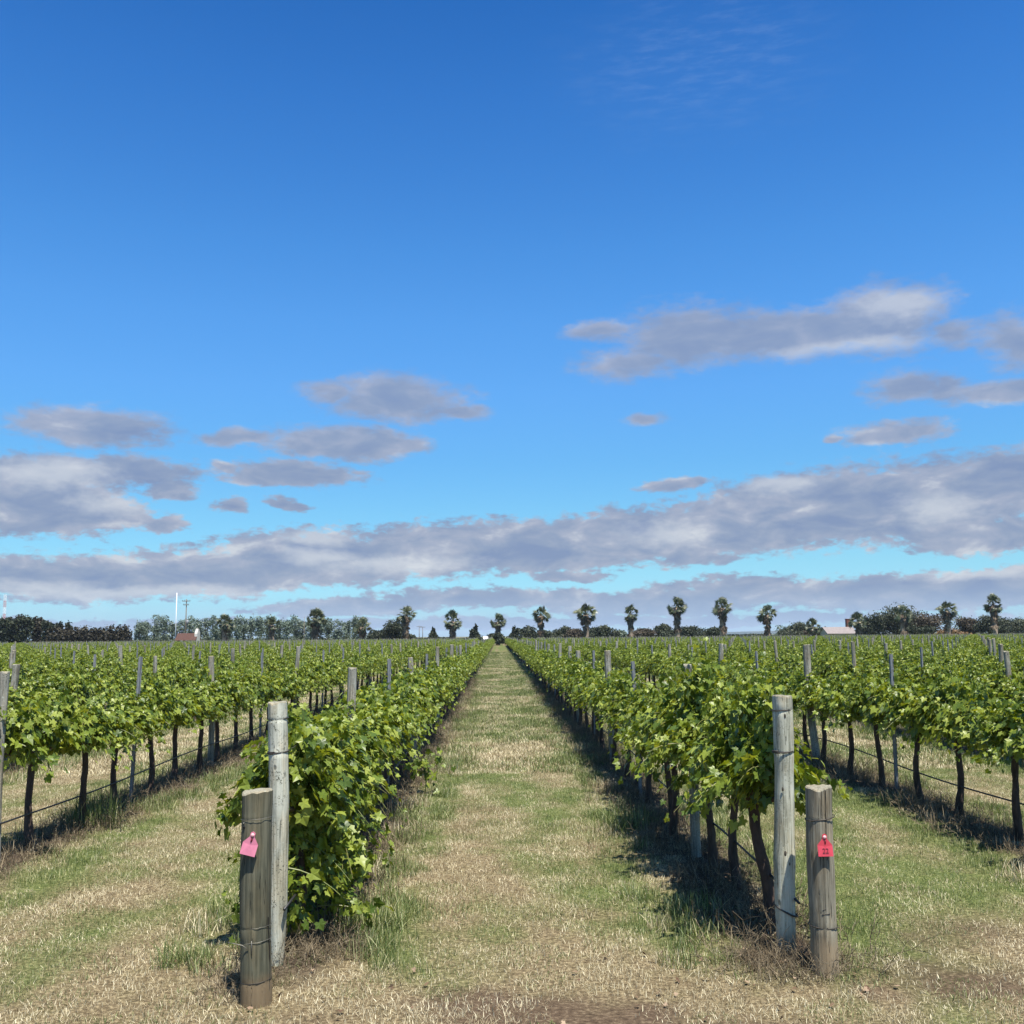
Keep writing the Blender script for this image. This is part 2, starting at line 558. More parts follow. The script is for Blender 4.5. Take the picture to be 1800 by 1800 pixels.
STEEL = simple('galvanised_steel', (0.20, 0.205, 0.21), 0.6, 0.1, 0.4, 0.3, 14)
WIRE = simple('old_wire', (0.07, 0.06, 0.05), 0.6, 0.5, 0.4, 0.4, 60)
WIRE_PALE = simple('galvanised_wire', (0.19, 0.18, 0.15), 0.5, 0.6, 0.5, 0.2, 60)
POLY = simple('black_poly_pipe', (0.018, 0.018, 0.018), 0.45)
TAG_PINK = simple('faded_pink_plastic', (0.56, 0.18, 0.25), 0.5, 0, 0.4, 0.08, 30)
TAG_RED = simple('red_plastic', (0.52, 0.05, 0.07), 0.42, 0, 0.5, 0.1, 30)
TAG_KNOB = simple('pale_pink_stud', (0.70, 0.36, 0.36), 0.5)
INK = simple('dark_red_ink', (0.16, 0.014, 0.02), 0.6)
HOLE = simple('dark_hollow', (0.012, 0.01, 0.008), 0.9)

# ------------------------------------------------------------------ layout of the rows
SP = 3.06
ROW_X = lambda k: (1.73 + SP * (k - 1)) if k > 0 else (-1.33 + SP * (k + 1))
FIELD_END = 206.0
PANEL = 3.17
POST0 = 8.95


def row_start(k):
    return 6.1


def vnoise(x, y, sc, seed=0):
    """smooth value noise in numpy, 0..1"""
    x = np.asarray(x, float) / sc + seed * 17.3
    y = np.asarray(y, float) / sc + seed * 9.7
    xi, yi = np.floor(x).astype(int), np.floor(y).astype(int)
    fx, fy = x - xi, y - yi
    fx, fy = fx * fx * (3 - 2 * fx), fy * fy * (3 - 2 * fy)

    def h(a, b):
        s = np.sin(a * 127.1 + b * 311.7 + seed * 74.7) * 43758.5453
        return s - np.floor(s)
    return (h(xi, yi) * (1 - fx) + h(xi + 1, yi) * fx) * (1 - fy) + (h(xi, yi + 1) * (1 - fx) + h(xi + 1, yi + 1) * fx) * fy


def fnoise(x, y, sc, seed=0):
    return 0.55 * vnoise(x, y, sc, seed) + 0.3 * vnoise(x, y, sc / 2.3, seed + 1) + 0.15 * vnoise(x, y, sc / 5, seed + 2)


def row_dist(x):
    x = np.asarray(x, float)
    q = (x + 1.33) / SP
    return np.abs(q - np.round(q)) * SP


def in_field(y):
    return np.clip((np.asarray(y, float) - 5.7) / 0.5, 0, 1) * (np.asarray(y) < FIELD_END)


def ground_z(x, y):
    near = np.clip(1.2 - np.asarray(y, float) / 60, 0, 1)
    d = row_dist(x)
    return near * (0.035 * (fnoise(x, y, 1.1, 5) - 0.5) + 0.03 * np.exp(-(d / 0.4) ** 2) * in_field(y))


def green_amount(x, y):
    """0 = straw, 1 = green grass"""
    x = np.asarray(x, float)
    y = np.asarray(y, float)
    d = row_dist(x)
    g = fnoise(x, y * 0.45, 0.85, 11) * 0.55 + fnoise(x, y * 0.3, 0.35, 14) * 0.2 + fnoise(x, y * 0.7, 0.3, 17) * 0.25
    lane = (x > -1.33) & (x < 1.73)
    g = g + np.where(lane, 0.14 * np.exp(-((x - 0.35) / 0.45) ** 2) * np.clip((y - 6.5) / 4, 0, 1), 0)
    g = g + 0.16 * np.exp(-((d - 0.62) / 0.22) ** 2) * in_field(y)      # greener next to the vine strip
    g = g + np.where((x > 1.9), 0.10, 0) - np.where((x < -1.5) & (y < 9), 0.06, 0)
    g = g - 0.16 * np.clip((6.6 - y) / 1.2, 0, 1)
    g = g + 0.06 * np.clip((y - 30) / 30, 0, 1)
    return np.clip((g - 0.43) / 0.26, 0, 1)


def dirt_amount(x, y):
    n = fnoise(x, y, 0.55, 21)
    b = 0.95 * np.exp(-(((x - 0.15) / 0.75) ** 2 + ((y - 5.5) / 0.32) ** 2))
    b = b + 0.5 * np.exp(-(((x - 2.3) / 0.7) ** 2 + ((y - 5.9) / 0.5) ** 2)) + 0.5 * np.exp(-(((x + 1.3) / 0.6) ** 2 + ((y - 5.3) / 0.25) ** 2))
    b = b + 0.5 * np.clip((5.35 - y) / 0.3, 0, 1)
    b = b + 0.36 * np.exp(-(((x - 3.3) / 1.2) ** 2 + ((y - 6.6) / 0.5) ** 2))
    return np.clip((n + b - 0.80) / 0.4, 0, 0.85)


# ------------------------------------------------------------------ ground
def ground_material():
    m, t, b = new_mat('ground_grass_and_soil')
    g = t.new('ShaderNodeNewGeometry').outputs['Position']
    at_ = lambda n: t.new('ShaderNodeAttribute', attribute_name=n).outputs['Fac']
    n1 = t.noise(g, 34, 5, 0.7)
    n2 = t.noise(g, 5, 4, 0.6)
    straw = t.ramp(n1, [(0.3, (0.045, 0.032, 0.019)), (0.5, (0.16, 0.122, 0.068)), (0.7, (0.38, 0.31, 0.18))])
    green = t.ramp(n1, [(0.3, (0.035, 0.048, 0.015)), (0.5, (0.095, 0.118, 0.036)), (0.7, (0.23, 0.24, 0.09))])
    dirt = t.ramp(n1, [(0.3, (0.045, 0.030, 0.020)), (0.55, (0.10, 0.067, 0.044)), (0.75, (0.24, 0.18, 0.12))])
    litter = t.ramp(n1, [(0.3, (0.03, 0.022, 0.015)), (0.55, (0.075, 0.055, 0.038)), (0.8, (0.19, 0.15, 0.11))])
    gf = t.math('ADD', at_('green'), t.math('MULTIPLY', t.math('SUBTRACT', n2, 0.5), 0.8), clamp=True)
    c = t.mix(gf, straw, green)
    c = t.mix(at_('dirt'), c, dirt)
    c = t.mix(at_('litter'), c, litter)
    t.put(b.inputs['Base Color'], c)
    b.inputs['Roughness'].default_value = 0.95
    b.inputs['Specular IOR Level'].default_value = 0.1
    bp = t.new('ShaderNodeBump')
    bp.inputs['Strength'].default_value = 0.7
    bp.inputs['Distance'].default_value = 0.03
    t.put(bp.inputs['Height'], n1)
    t.l.new(bp.outputs[0], b.inputs['Normal'])
    return m


xs = np.unique(np.concatenate([np.linspace(-9, 9, 181), -np.geomspace(9, 5000, 60), np.geomspace(9, 5000, 60), np.arange(-30, 30, 0.51)]))
ys = np.unique(np.concatenate([np.linspace(3, 30, 271), np.geomspace(30, 7000, 90), np.arange(30, 60, 0.5), -np.geomspace(1, 1500, 20), [0, 1, 2]]))
gx, gy = np.meshgrid(xs, ys)
gz = ground_z(gx, gy)
nx, ny = len(xs), len(ys)
vv = np.stack([gx.ravel(), gy.ravel(), gz.ravel()], 1)
idx = np.arange(nx * ny).reshape(ny, nx)
ff = np.stack([idx[:-1, :-1].ravel(), idx[:-1, 1:].ravel(), idx[1:, 1:].ravel(), idx[1:, :-1].ravel()], 1)
gm = bpy.data.meshes.new('ground')
gm.from_pydata(vv.tolist(), [], ff.tolist())
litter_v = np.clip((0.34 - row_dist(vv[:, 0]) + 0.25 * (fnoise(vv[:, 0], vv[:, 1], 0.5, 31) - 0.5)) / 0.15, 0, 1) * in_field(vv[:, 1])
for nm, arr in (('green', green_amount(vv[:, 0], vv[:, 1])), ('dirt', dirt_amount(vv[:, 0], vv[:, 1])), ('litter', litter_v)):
    a_ = gm.attributes.new(nm, 'FLOAT', 'POINT')
    a_.data.foreach_set('value', np.asarray(arr, dtype=np.float32))
gm.materials.append(ground_material())
gm.polygons.foreach_set('use_smooth', np.ones(len(gm.polygons), dtype=bool))
tag(obj('ground', gm), kind='structure')


# distant low hills beyond the trees
def hills():
    m, t, b = new_mat('distant_hills')
    g = t.new('ShaderNodeNewGeometry').outputs['Position']
    n = t.noise(g, 0.004, 5, 0.6)
    t.put(b.inputs['Base Color'], t.ramp(n, [(0.35, (0.03, 0.05, 0.045)), (0.65, (0.07, 0.08, 0.065))]))
    b.inputs['Roughness'].default_value = 1
    n_, k_ = 160, 6
    vs, fs = [], []
    for j in range(k_):
        for i in range(n_):
            x = -1500 + 5500 * i / (n_ - 1)
            y = 3600 + 260 * j
            prof = math.sin(PI * j / (k_ - 1))
            hgt = (6 + 13 * float(fnoise(x, j * 90.0, 500, 41)) + 3 * float(fnoise(x, j * 50.0, 160, 44))) * prof
            vs.append((x, y, hgt * (0.05 + 0.95 * max(0, min(1, (x - 400) / 300))) - 0.5))
    for j in range(k_ - 1):
        for i in range(n_ - 1):
            fs.append((j * n_ + i, j * n_ + i + 1, (j + 1) * n_ + i + 1, (j + 1) * n_ + i))
    mb = MB()
    mb.add(vs, fs)
    tag(obj('hills', mb.mesh('hills', m, True)), kind='structure')


hills()

# ------------------------------------------------------------------ leaf templates
half = [(0.22, -0.26), (0.50, -0.20), (0.44, 0.06), (0.66, 0.36), (0.34, 0.42), (0.20, 0.66)]
outl = [(0.0, -0.02)] + half + [(0.0, 0.95)] + [(-x, y) for x, y in half[::-1]]


def _lz(x, y):
    return 0.28 * abs(x) - 0.22 * max(0, y - 0.2) ** 1.5 - 0.3 * x * x


LEAF_V = np.array([(0.0, 0.16, 0.0)] + [(x, y, _lz(x, y)) for x, y in outl])
LEAF_F = [(0, i, i + 1 if i < len(outl) else 1) for i in range(1, len(outl) + 1)]


def unit(v):
    return v / (np.linalg.norm(v, axis=-1, keepdims=True) + 1e-9)


def vine_foliage(seed, n_shoots=30, length=(0.34, 0.58), low=0.0, half_y=0.56, zc=0.95, up=1.0, side=1.0, ymin=-9, zmin=0.73, core=260):
    """shoots that rise and arch out of the cordon, leaves along each of them"""
    rg = np.random.default_rng(seed)
    pos, tip, nor, siz = [], [], [], []
    ex = MB()
    for s in range(n_shoots):
        st = np.array([rg.normal(0, 0.05), rg.uniform(-half_y, half_y), zc + rg.normal(0, 0.03)])
        a = rg.normal(0, 0.95)
        a = max(-1.9, min(1.9, a))
        d = np.array([math.sin(a) * side, rg.normal(0, 0.35), math.cos(a) * up])
        if s % 7 == 0:
            d = np.array([rg.normal(0, .22), rg.normal(0, .3), 1.0])
        d /= np.linalg.norm(d)
        L = rg.uniform(*length)
        if s % 7 == 0:
            L *= 1.28
        if low and rg.random() < low:                     # a water shoot low on the trunk
            st = np.array([rg.normal(0, 0.10), rg.uniform(-half_y, half_y), rg.uniform(0.15, 0.8)])
            d = unit(np.array([rg.normal(0, 0.8), rg.normal(0, 0.7), rg.normal(-0.1, 0.6)]))
            L *= 0.7
        droop = rg.uniform(0.15, 0.42) * (0.4 + abs(math.sin(a)))
        n = int(L / 0.021)
        pts = []
        for i in range(n + 1):
            u = i / n
            p = st + d * L * u + np.array([0, 0, -droop * u * u * L / 0.45])
            pts.append(p)
            if i == 0:
                continue
            for q in range(1 if u > 0.8 else 2):
                off = unit(rg.normal(0, 1, 3)) * rg.uniform(0.03, 0.10)
                c = p + off
                if c[1] < ymin or c[2] < zmin + 0.06 * rg.normal():
                    continue
                out = unit(np.array([c[0] * 1.6, 0.2 * rg.normal(), (c[2] - zc) * 1.1 + 0.28]))
                nn = unit(out * 0.9 + np.array([0, 0, 0.6]) + rg.normal(0, 0.65, 3))
                tt = unit(off * 6 + np.array([out[0] * 0.6, 0, -0.75]) + rg.normal(0, 0.45, 3))
                pos.append(c)
                tip.append(tt)
                nor.append(nn)
                siz.append(rg.uniform(0.038, 0.076) * (1.0 - 0.5 * max(0, u - 0.6) / 0.4))
        keep = pts[:1]
        for p in pts[1:]:
            if p[1] < ymin or p[2] < zmin:
                break
            keep.append(p)
        keep = keep[::3]
        if len(keep) > 2:
            ex.tube(keep, np.linspace(0.0042, 0.002, len(keep)), 4, 1, cap=False)
    # leaves filling the heart of the canopy
    for i in range(core):
        a = rg.uniform(0, 2 * PI)
        r = rg.uniform(0.05, 0.26)
        c = np.array([r * math.cos(a) * 1.2, rg.uniform(-half_y, half_y), zc + 0.04 + r * math.sin(a) * 0.75])
        if c[1] < ymin:
            continue
        pos.append(c)
        tip.append(unit(np.array([math.cos(a), rg.normal(0, .4), -0.8])))
        nor.append(unit(np.array([math.cos(a), rg.normal(0, .4), 0.6 + math.sin(a)]) + rg.normal(0, .3, 3)))
        siz.append(rg.uniform(0.055, 0.09))
    return template_mesh('vine_foliage', LEAF_V, LEAF_F, np.array(pos), np.array(tip), np.array(nor), np.array(siz), [VINE_LEAF, STEM], ex, False)


def vine_trunk(seed, zc=0.93, reach=0.5):
    rg = np.random.default_rng(seed)
    mb = MB()
    n = 12
    bx, by = rg.normal(0, 0.018), rg.normal(0, 0.03)
    pts, rad = [], []
    for i in range(n + 1):
        u = i / n
        pts.append((bx * (1 - u) + 0.014 * math.sin(u * 7 + seed), by * (1 - u) ** 2 + 0.02 * math.cos(u * 6 + seed * 2), -0.06 + u * (zc + 0.02)))
        rad.append(0.030 + 0.018 * (1 - u) ** 3 + (0.012 if u > 0.85 else 0))
    mb.tube(pts, rad, 9, 0, True, 0.16, rg)
    top = np.array(pts[-1])
    for sgn in (-1, 1):
        ap = [top + np.array([rg.normal(0, 0.006) * i, sgn * reach * i / 6, -0.02 + 0.015 * math.sin(i * 1.3)]) for i in range(7)]
        ap[0] = top - np.array([0, 0, 0.03])
        mb.tube(ap, np.linspace(0.026, 0.014, 7), 7, 0, True, 0.2, rg)
        for i in (1, 3, 5):                                   # spurs
            q = ap[i]
            mb.tube([q, q + np.array([rg.normal(0, .01), rg.normal(0, .01), 0.05])], [0.012, 0.008], 5, 0)
    return mb.mesh('vine_trunk', VINE_BARK, True)


FOL = [vine_foliage(100 + i, 38 + (i % 3) * 4, (0.36, 0.62 + 0.06 * (i % 3)), up=1.15) for i in range(7)]
FOL_TALL = [vine_foliage(140 + i, 64, (0.5, 0.92), up=1.9, side=0.75, ymin=-0.42, core=330, zmin=0.70) for i in range(2)]
FOL_BUSHY = [vine_foliage(160 + i, 92, (0.45, 0.74), low=0.36, half_y=0.5, ymin=-0.40, zmin=0.1, up=1.3, side=0.7, core=320) for i in range(2)]
TRK = [vine_trunk(200 + i) for i in range(6)]

# ------------------------------------------------------------------ vines
tanL, tanR = ray(0, 1118)[0] / ray(0, 1118)[1], ray(1800, 1118)[0] / ray(1800, 1118)[1]


def visible(x, y, pad=1.2):
    return tanL * y - pad < x < tanR * y + pad


vines = []
for k in list(range(-40, 0)) + list(range(1, 41)):
    x = ROW_X(k)
    ys_ = [6.78, 7.75] if k > 0 else [6.72, 7.65]
    ys_ += [8.42] if abs(k) == 1 else []
    y = POST0 + 0.53
    while y < FIELD_END:
        ys_.append(y)
        y += PANEL / 3
    for y in ys_:
        if visible(x, y, 4.0):
            vines.append((x + RNG.normal(0, 0.03), y + (RNG.normal(0, 0.06) if y > 8 else 0), k))
vines.sort(key=lambda q: q[1] ** 2 + q[0] ** 2)
near_v = [v for v in vines if visible(v[0], v[1])][:298]
_s = set(near_v)
far_v = [v for v in vines if v not in _s]
order = {}
for x, y, k in sorted(near_v, key=lambda q: q[1]):
    order.setdefault(k, []).append((x, y))
for i, (x, y, k) in enumerate(near_v):
    n = order[k].index((x, y)) + 1
    fol, lab = FOL[i % 7], 'leafy green grapevine, %s from the front in the %s' % (ordinal(n), row_phrase(k))
    sc = 0.88 + 0.26 * RNG.random()
    if k == -1 and n == 1:
        fol, sc, lab = FOL_BUSHY[0], 1.0, 'dense grapevine with leaves down to the ground behind the pale lichened left post'
    elif k == -1 and n == 2:
        fol, sc, lab = FOL_BUSHY[1], 0.98, 'low leafy grapevine just behind the densest one, in the row left of the grass lane'
    elif k == 1 and n == 1:
        fol, sc, lab = FOL_TALL[0], 1.04, 'tall grapevine with thick leaning dark trunk just behind the silver-grey right post'
    elif k == 1 and n == 2:
        fol, sc, lab = FOL_TALL[1], 1.0, 'grapevine with thin bent trunk, second behind the silver-grey right post'
    elif k == 1 and n == 3:
        fol = FOL_TALL[0]
    v = thing('grapevine', lab, 'grapevine', (x, y, float(ground_z(x, y))), 0 if RNG.random() < 0.5 or y < 8.2 and abs(k) == 1 else PI, 'grapevines planted in rows')
    f_ = obj('foliage', fol, v)
    f_.scale = (0.9 + 0.2 * RNG.random(), 1.0 + 0.1 * RNG.random(), sc)
    f_.location.z = 0.95 * (1.0 - sc) * 0.75
    t_ = obj('trunk', TRK[i % 6], v)
    t_.scale = (1.0, 1.0, 1.0 + 0.2 * (sc - 1))
    if k == 1 and n == 1:
        t_.scale = (1.25, 1.1, 1.0)
        t_.rotation_euler = (R(-2), R(-3), 0)
        v.rotation_euler = (0, 0, 0)

hidden = bpy.data.collections.new('instance sources')


def src_coll(name, meshes):
    c = bpy.data.collections.new(name)
    for i, me in enumerate(meshes):
        o = bpy.data.objects.new('%s_%02d' % (name, i), me)
        c.objects.link(o)
    return c


def scatter(name, coll, pts, rot, scl, index, zs=None):
    """ONE object whose vertices carry instances (geometry nodes)"""
    me = bpy.data.meshes.new(name)
    me.from_pydata(np.asarray(pts).tolist(), [], [])
    for nm, ty, arr in (('rot', 'FLOAT_VECTOR', rot), ('scl', 'FLOAT_VECTOR', scl), ('pick', 'INT', index)):
        a = me.attributes.new(nm, ty, 'POINT')
        if ty == 'INT':
            a.data.foreach_set('value', np.asarray(arr, dtype=np.int32))
        else:
            a.data.foreach_set('vector', np.asarray(arr, dtype=np.float32).ravel())
    o = obj(name, me)
    ng = bpy.data.node_groups.new(name, 'GeometryNodeTree')
    ng.interface.new_socket('Geometry', in_out='INPUT', socket_type='NodeSocketGeometry')
    ng.interface.new_socket('Geometry', in_out='OUTPUT', socket_type='NodeSocketGeometry')
    N, Lk = ng.nodes, ng.links
    gi, go = N.new('NodeGroupInput'), N.new('NodeGroupOutput')
    ci = N.new('GeometryNodeCollectionInfo')
    ci.inputs['Collection'].default_value = coll
    ci.inputs['Separate Children'].default_value = True
    ci.inputs['Reset Children'].default_value = True
    ip = N.new('GeometryNodeInstanceOnPoints')
    ip.inputs['Pick Instance'].default_value = True

    def named(nm, ty):
        q = N.new('GeometryNodeInputNamedAttribute')
        q.data_type = ty
        q.inputs['Name'].default_value = nm
        return [s for s in q.outputs if s.enabled and s.name == 'Attribute'][0]
    Lk.new(gi.outputs[0], ip.inputs['Points'])
    Lk.new(ci.outputs[0], ip.inputs['Instance'])
    Lk.new(named('pick', 'INT'), ip.inputs['Instance Index'])
    e2r = N.new('FunctionNodeEulerToRotation')
    Lk.new(named('rot', 'FLOAT_VECTOR'), e2r.inputs[0])
    Lk.new(e2r.outputs[0], ip.inputs['Rotation'])
    Lk.new(named('scl', 'FLOAT_VECTOR'), ip.inputs['Scale'])
    Lk.new(ip.outputs[0], go.inputs[0])
    md = o.modifiers.new('scatter', 'NODES')
    md.node_group = ng
    return o


def joined(meshes, name):
    """merge several meshes (with materials) into one datablock"""
    mb = MB()
    mats = []
    for me in meshes:
        base = len(mats)
        mats += list(me.materials)
        n = len(me.vertices)
        v = np.zeros(n * 3)
        me.vertices.foreach_get('co', v)
        off = mb.n
        mb.v.append(v.reshape(-1, 3))
        mb.n += n
        for p in me.polygons:
            mb.f.append(tuple(i + off for i in p.vertices))
            mb.m.append(base + p.material_index)
    return mb.mesh(name, mats, True)


far_src = src_coll('far_vine', [joined([FOL[i], TRK[i % 6]], 'far_vine_mesh') for i in range(7)])
fp = np.array([(x, y, 0.0) for x, y, k in far_v])
n_ = len(fp)
rot = np.zeros((n_, 3))
rot[:, 2] = np.where(RNG.random(n_) < 0.5, 0, PI)
scl = np.stack([0.95 + 0.15 * RNG.random(n_), 1.02 + 0.08 * RNG.random(n_), 0.92 + 0.2 * RNG.random(n_)], 1)
tag(scatter('distant_vines', far_src, fp, rot, scl, RNG.integers(0, 7, n_)),
    'mass of green grapevine rows merging together far down the vineyard', 'vines', kind='stuff')


# ------------------------------------------------------------------ trellis posts
def post_profile(seed, h, r, taper=0.0, sides=20, rings=26, rough=0.05, notch=(), wob=0.006, mat=0, endmat=1, top_tilt=0.0, waist=None):
    rg = np.random.default_rng(seed)
    mb = MB()
    rib = rg.normal(0, 0.016, sides)
    lob = [1 + rough * (0.6 * math.sin(2 * a + seed) + 0.4 * math.sin(3 * a + seed * 1.7)) for a in np.linspace(0, 2 * PI, sides, endpoint=False)]
    zs = list(np.linspace(-0.25, h, rings))
    for z in notch:
        zs += [z - 0.012, z - 0.004, z + 0.004, z + 0.012]
    zs = sorted(zs)
    vs = []
    ph = rg.uniform(0, 6)
    chip = rg.uniform(3.8, 5.6)
    for z in zs:
        u = z / h
        cx = wob * math.sin(u * 5 + ph)
        cy = wob * math.cos(u * 4 + ph)
        rr = r * (1 - taper * u) * (1 + 0.02 * math.sin(u * 11 + ph))
        if waist:
            rr *= waist(u)
        if any(abs(z - q) < 0.006 for q in notch):
            rr *= 0.985 if r > 0.075 else 0.955
        for k in range(sides):
            a = 2 * PI * k / sides
            q = rr * lob[k] * (1 + rg.normal(0, 0.007)) * (1 + rib[k])
            zz = z
            if z == zs[-1]:
                zz += top_tilt * math.cos(a) * r + rg.normal(0, 0.0022) - (0.014 * max(0, math.cos((a - chip) * 1.0)) ** 14)
            vs.append((cx + q * math.cos(a), cy + q * math.sin(a), zz))
    n = len(zs)
    fs = [(i * sides + k, i * sides + (k + 1) % sides, (i + 1) * sides + (k + 1) % sides, (i + 1) * sides + k) for i in range(n - 1) for k in range(sides)]
    mb.add(vs, fs, mat)
    # chamfered sawn top
    topc = np.mean(vs[-sides:], axis=0)
    ring = [topc + (np.array(v) - topc) * 0.93 + np.array([0, 0, 0.006]) for v in vs[-sides:]]
    mb.add(list(vs[-sides:]) + ring, [(k, (k + 1) % sides, sides + (k + 1) % sides, sides + k) for k in range(sides)], endmat)
    mb.add(ring + [topc + np.array([0, 0, 0.009])], [(k, (k + 1) % sides, sides) for k in range(sides)], endmat)
    return mb


def wire_loop(r, z, thick=0.0022, tilt=0.0, turns=1.0, seed=0):
    rg = np.random.default_rng(seed)
    mb = MB()
    pts = []
    n = int(28 * turns)
    for i in range(n + 1):
        a = 2 * PI * i / 28 + 1.0
        rr = r * (1 + 0.02 * rg.random())
        pts.append((rr * math.cos(a), rr * math.sin(a), z + tilt * math.cos(a) + 0.008 * (i / 28) + rg.normal(0, 0.0006)))
    mb.tube(pts, thick, 6, 0)
    return mb


MIDP = [post_profile(300 + i, 1.66, 0.046, 0.10, 14, 14, 0.09, (), 0.012).mesh('wood_post', [WOOD_MID, WOOD_END], True) for i in range(4)]


def steel_post():
    """rolled open-channel trellis post with wire notches along its lips"""
    mb = MB()
    w, d, t = 0.046, 0.034, 0.003
    prof = [(-w / 2, -d / 2), (-w / 2 + 0.012, -d / 2), (-w / 2 + 0.016, d / 2 - t), (w / 2 - 0.016, d / 2 - t), (w / 2 - 0.012, -d / 2), (w / 2, -d / 2),
            (w / 2, -d / 2 + t), (w / 2 - 0.009, -d / 2 + t), (w / 2 - 0.013, d / 2), (-w / 2 + 0.013, d / 2), (-w / 2 + 0.009, -d / 2 + t), (-w / 2, -d / 2 + t)]
    prof = [(x, -y) for x, y in prof][::-1]
    n = len(prof)
    zs = [-0.3, 1.68]
    vs = [(x, y, z) for z in zs for x, y in prof]
    mb.add(vs, [(k, (k + 1) % n, n + (k + 1) % n, n + k) for k in range(n)] + [tuple(n + k for k in range(n))])
    for z in np.arange(0.5, 1.7, 0.1):
        for s in (-1, 1):
            mb.box((s * (w / 2 + 0.002), d / 2 - 0.004, z), (0.006, 0.010, 0.02))
    return mb.mesh('steel_post', STEEL)


STL = steel_post()
posts = []
for k in list(range(-40, 0)) + list(range(1, 41)):
    i = 0
    y = POST0
    while y < FIELD_END + 1:
        kind = 'wood' if i % 2 == 0 else 'steel'
        if RNG.random() < 0.12 and i > 4:
            kind = 'steel' if kind == 'wood' else 'wood'
        if visible(ROW_X(k), y, 4.0):
            posts.append((ROW_X(k) + RNG.normal(0, 0.02), y + RNG.normal(0, 0.05), k, kind))
        y += PANEL
        i += 1
posts.sort(key=lambda q: q[0] ** 2 + q[1] ** 2)
for kind, cat in (('wood', 'wooden post'), ('steel', 'steel post')):
    pp = [p for p in posts if p[3] == kind]
    near = [p for p in pp if visible(p[0], p[1], 0.9)][:290]
    far = [p for p in pp if p not in near]
    order = {}
    for p in sorted(near, key=lambda q: q[1]):
        order.setdefault(p[2], []).append(p)
    for i, p in enumerate(near):
        x, y, k, _ = p
        n = order[k].index(p) + 1
        if kind == 'wood':
            o = obj('wooden_post', MIDP[i % 4], None, (x, y, 0), RNG.uniform(0, 6))
            o.scale = (1, 1, 0.95 + 0.12 * RNG.random())
            if RNG.random() < 0.3:
                o.scale = (1.25, 1.25, o.scale[2])
            lab = 'weathered wooden post, %s wooden one from front in %s' % (ordinal(n), row_phrase(k))
        else:
            o = obj('steel_post', STL, None, (x, y, 0), RNG.normal(0, 0.2))
            o.scale = (1, 1, 0.97 + 0.07 * RNG.random())
            lab = 'narrow grey steel post, %s steel one from front in %s' % (ordinal(n), row_phrase(k))
        lean = 0.018
        o.rotation_euler[0] = RNG.normal(0, lean)
        o.rotation_euler[1] = RNG.normal(0, lean)
        if k == 1 and n == 1 and kind == 'wood':
            o.rotation_euler = (0, R(-1.5), 0)
        if k == -2 and n == 1 and kind == 'wood':
            o.rotation_euler = (0, 0, 1.0)
        tag(o, lab, cat, 'trellis posts of ' + ('wood' if kind == 'wood' else 'steel'))
    if far:
        q = np.array([(p[0], p[1], 0) for p in far])
        n_ = len(q)
        rot = RNG.normal(0, 0.02, (n_, 3))
        scl = np.ones((n_, 3))
        scl[:, 2] = 0.95 + 0.1 * RNG.random(n_)
        c = src_coll('far_' + kind, MIDP if kind == 'wood' else [STL])
        tag(scatter('distant_%s_posts' % ('wooden' if kind == 'wood' else 'steel'), c, q, rot, scl, RNG.integers(0, 4 if kind == 'wood' else 1, n_)),
            'tiny far %s trellis posts poking out of the vines near the horizon' % ('wooden' if kind == 'wood' else 'steel'), 'posts', kind='stuff')

# ------------------------------------------------------------------ the four foreground posts
gz0 = lambda x, y: float(ground_z(x, y))

# left strainer: pale, lichened, slightly bent, foot split away on its right
t = thing('strainer_post', 'tall pale lichen-speckled wooden end post behind the olive stump post on the left', 'post', (-1.33, 6.18, gz0(-1.33, 6.18)), 0, 'tall end posts of the rows')
wl = lambda u: 1.0 + 0.05 * math.exp(-((u - 0.62) / 0.07) ** 2) - 0.05 * math.exp(-((u - 0.3) / 0.1) ** 2) - 0.28 * max(0, 0.22 - u) / 0.22
sh = obj('shaft', post_profile(11, at(491, 6.18, 1232)[1] - gz0(-1.33, 6.18) - 0.01, 0.060, 0.0, 28, 44, 0.05, (1.232, 1.432), 0.007, waist=wl).mesh('shaft', [WOOD_PALE, WOOD_END], True), t)
t.rotation_euler = (0, R(-1.1), R(20))
obj('wire_loop', wire_loop(0.0615, 1.232, 0.0045, 0.004, 1.6, 1).mesh('wire_loop', WIRE, True), t)
obj('wire_loop', wire_loop(0.0605, 1.432, 0.0035, 0.002, 1.3, 2).mesh('wire_loop', WIRE, True), t)

# right strainer: smoother silver-grey with knots
t = thing('strainer_post', 'tall smooth silver-grey wooden end post with knots, beside the right stump post', 'post', (1.73, 6.22, gz0(1.73, 6.22)), 0, 'tall end posts of the rows')
wr = lambda u: 1.0 + 0.07 * math.exp(-((u - 0.36) / 0.05) ** 2) - 0.04 * math.exp(-((u - 0.68) / 0.06) ** 2) - 0.10 * max(0, 0.2 - u) / 0.2
obj('shaft', post_profile(23, at(1383, 6.22, 1221)[1] - gz0(1.73, 6.22) - 0.01, 0.062, 0.02, 28, 44, 0.045, (1.195, 1.448), 0.008, waist=wr).mesh('shaft', [WOOD_SMOOTH, WOOD_END], True), t)
t.rotation_euler = (0, R(1.0), R(-10))
obj('wire_loop', wire_loop(0.062, 1.195, 0.0042, 0.004, 1.5, 3).mesh('wire_loop', WIRE, True), t)
obj('wire_loop', wire_loop(0.060, 1.448, 0.0036, 0.002, 1.2, 4).mesh('wire_loop', WIRE, True), t)
obj('wire_loop', wire_loop(0.064, 0.25, 0.006, -0.030, 1.2, 5).mesh('wire_loop', WIRE, True), t)
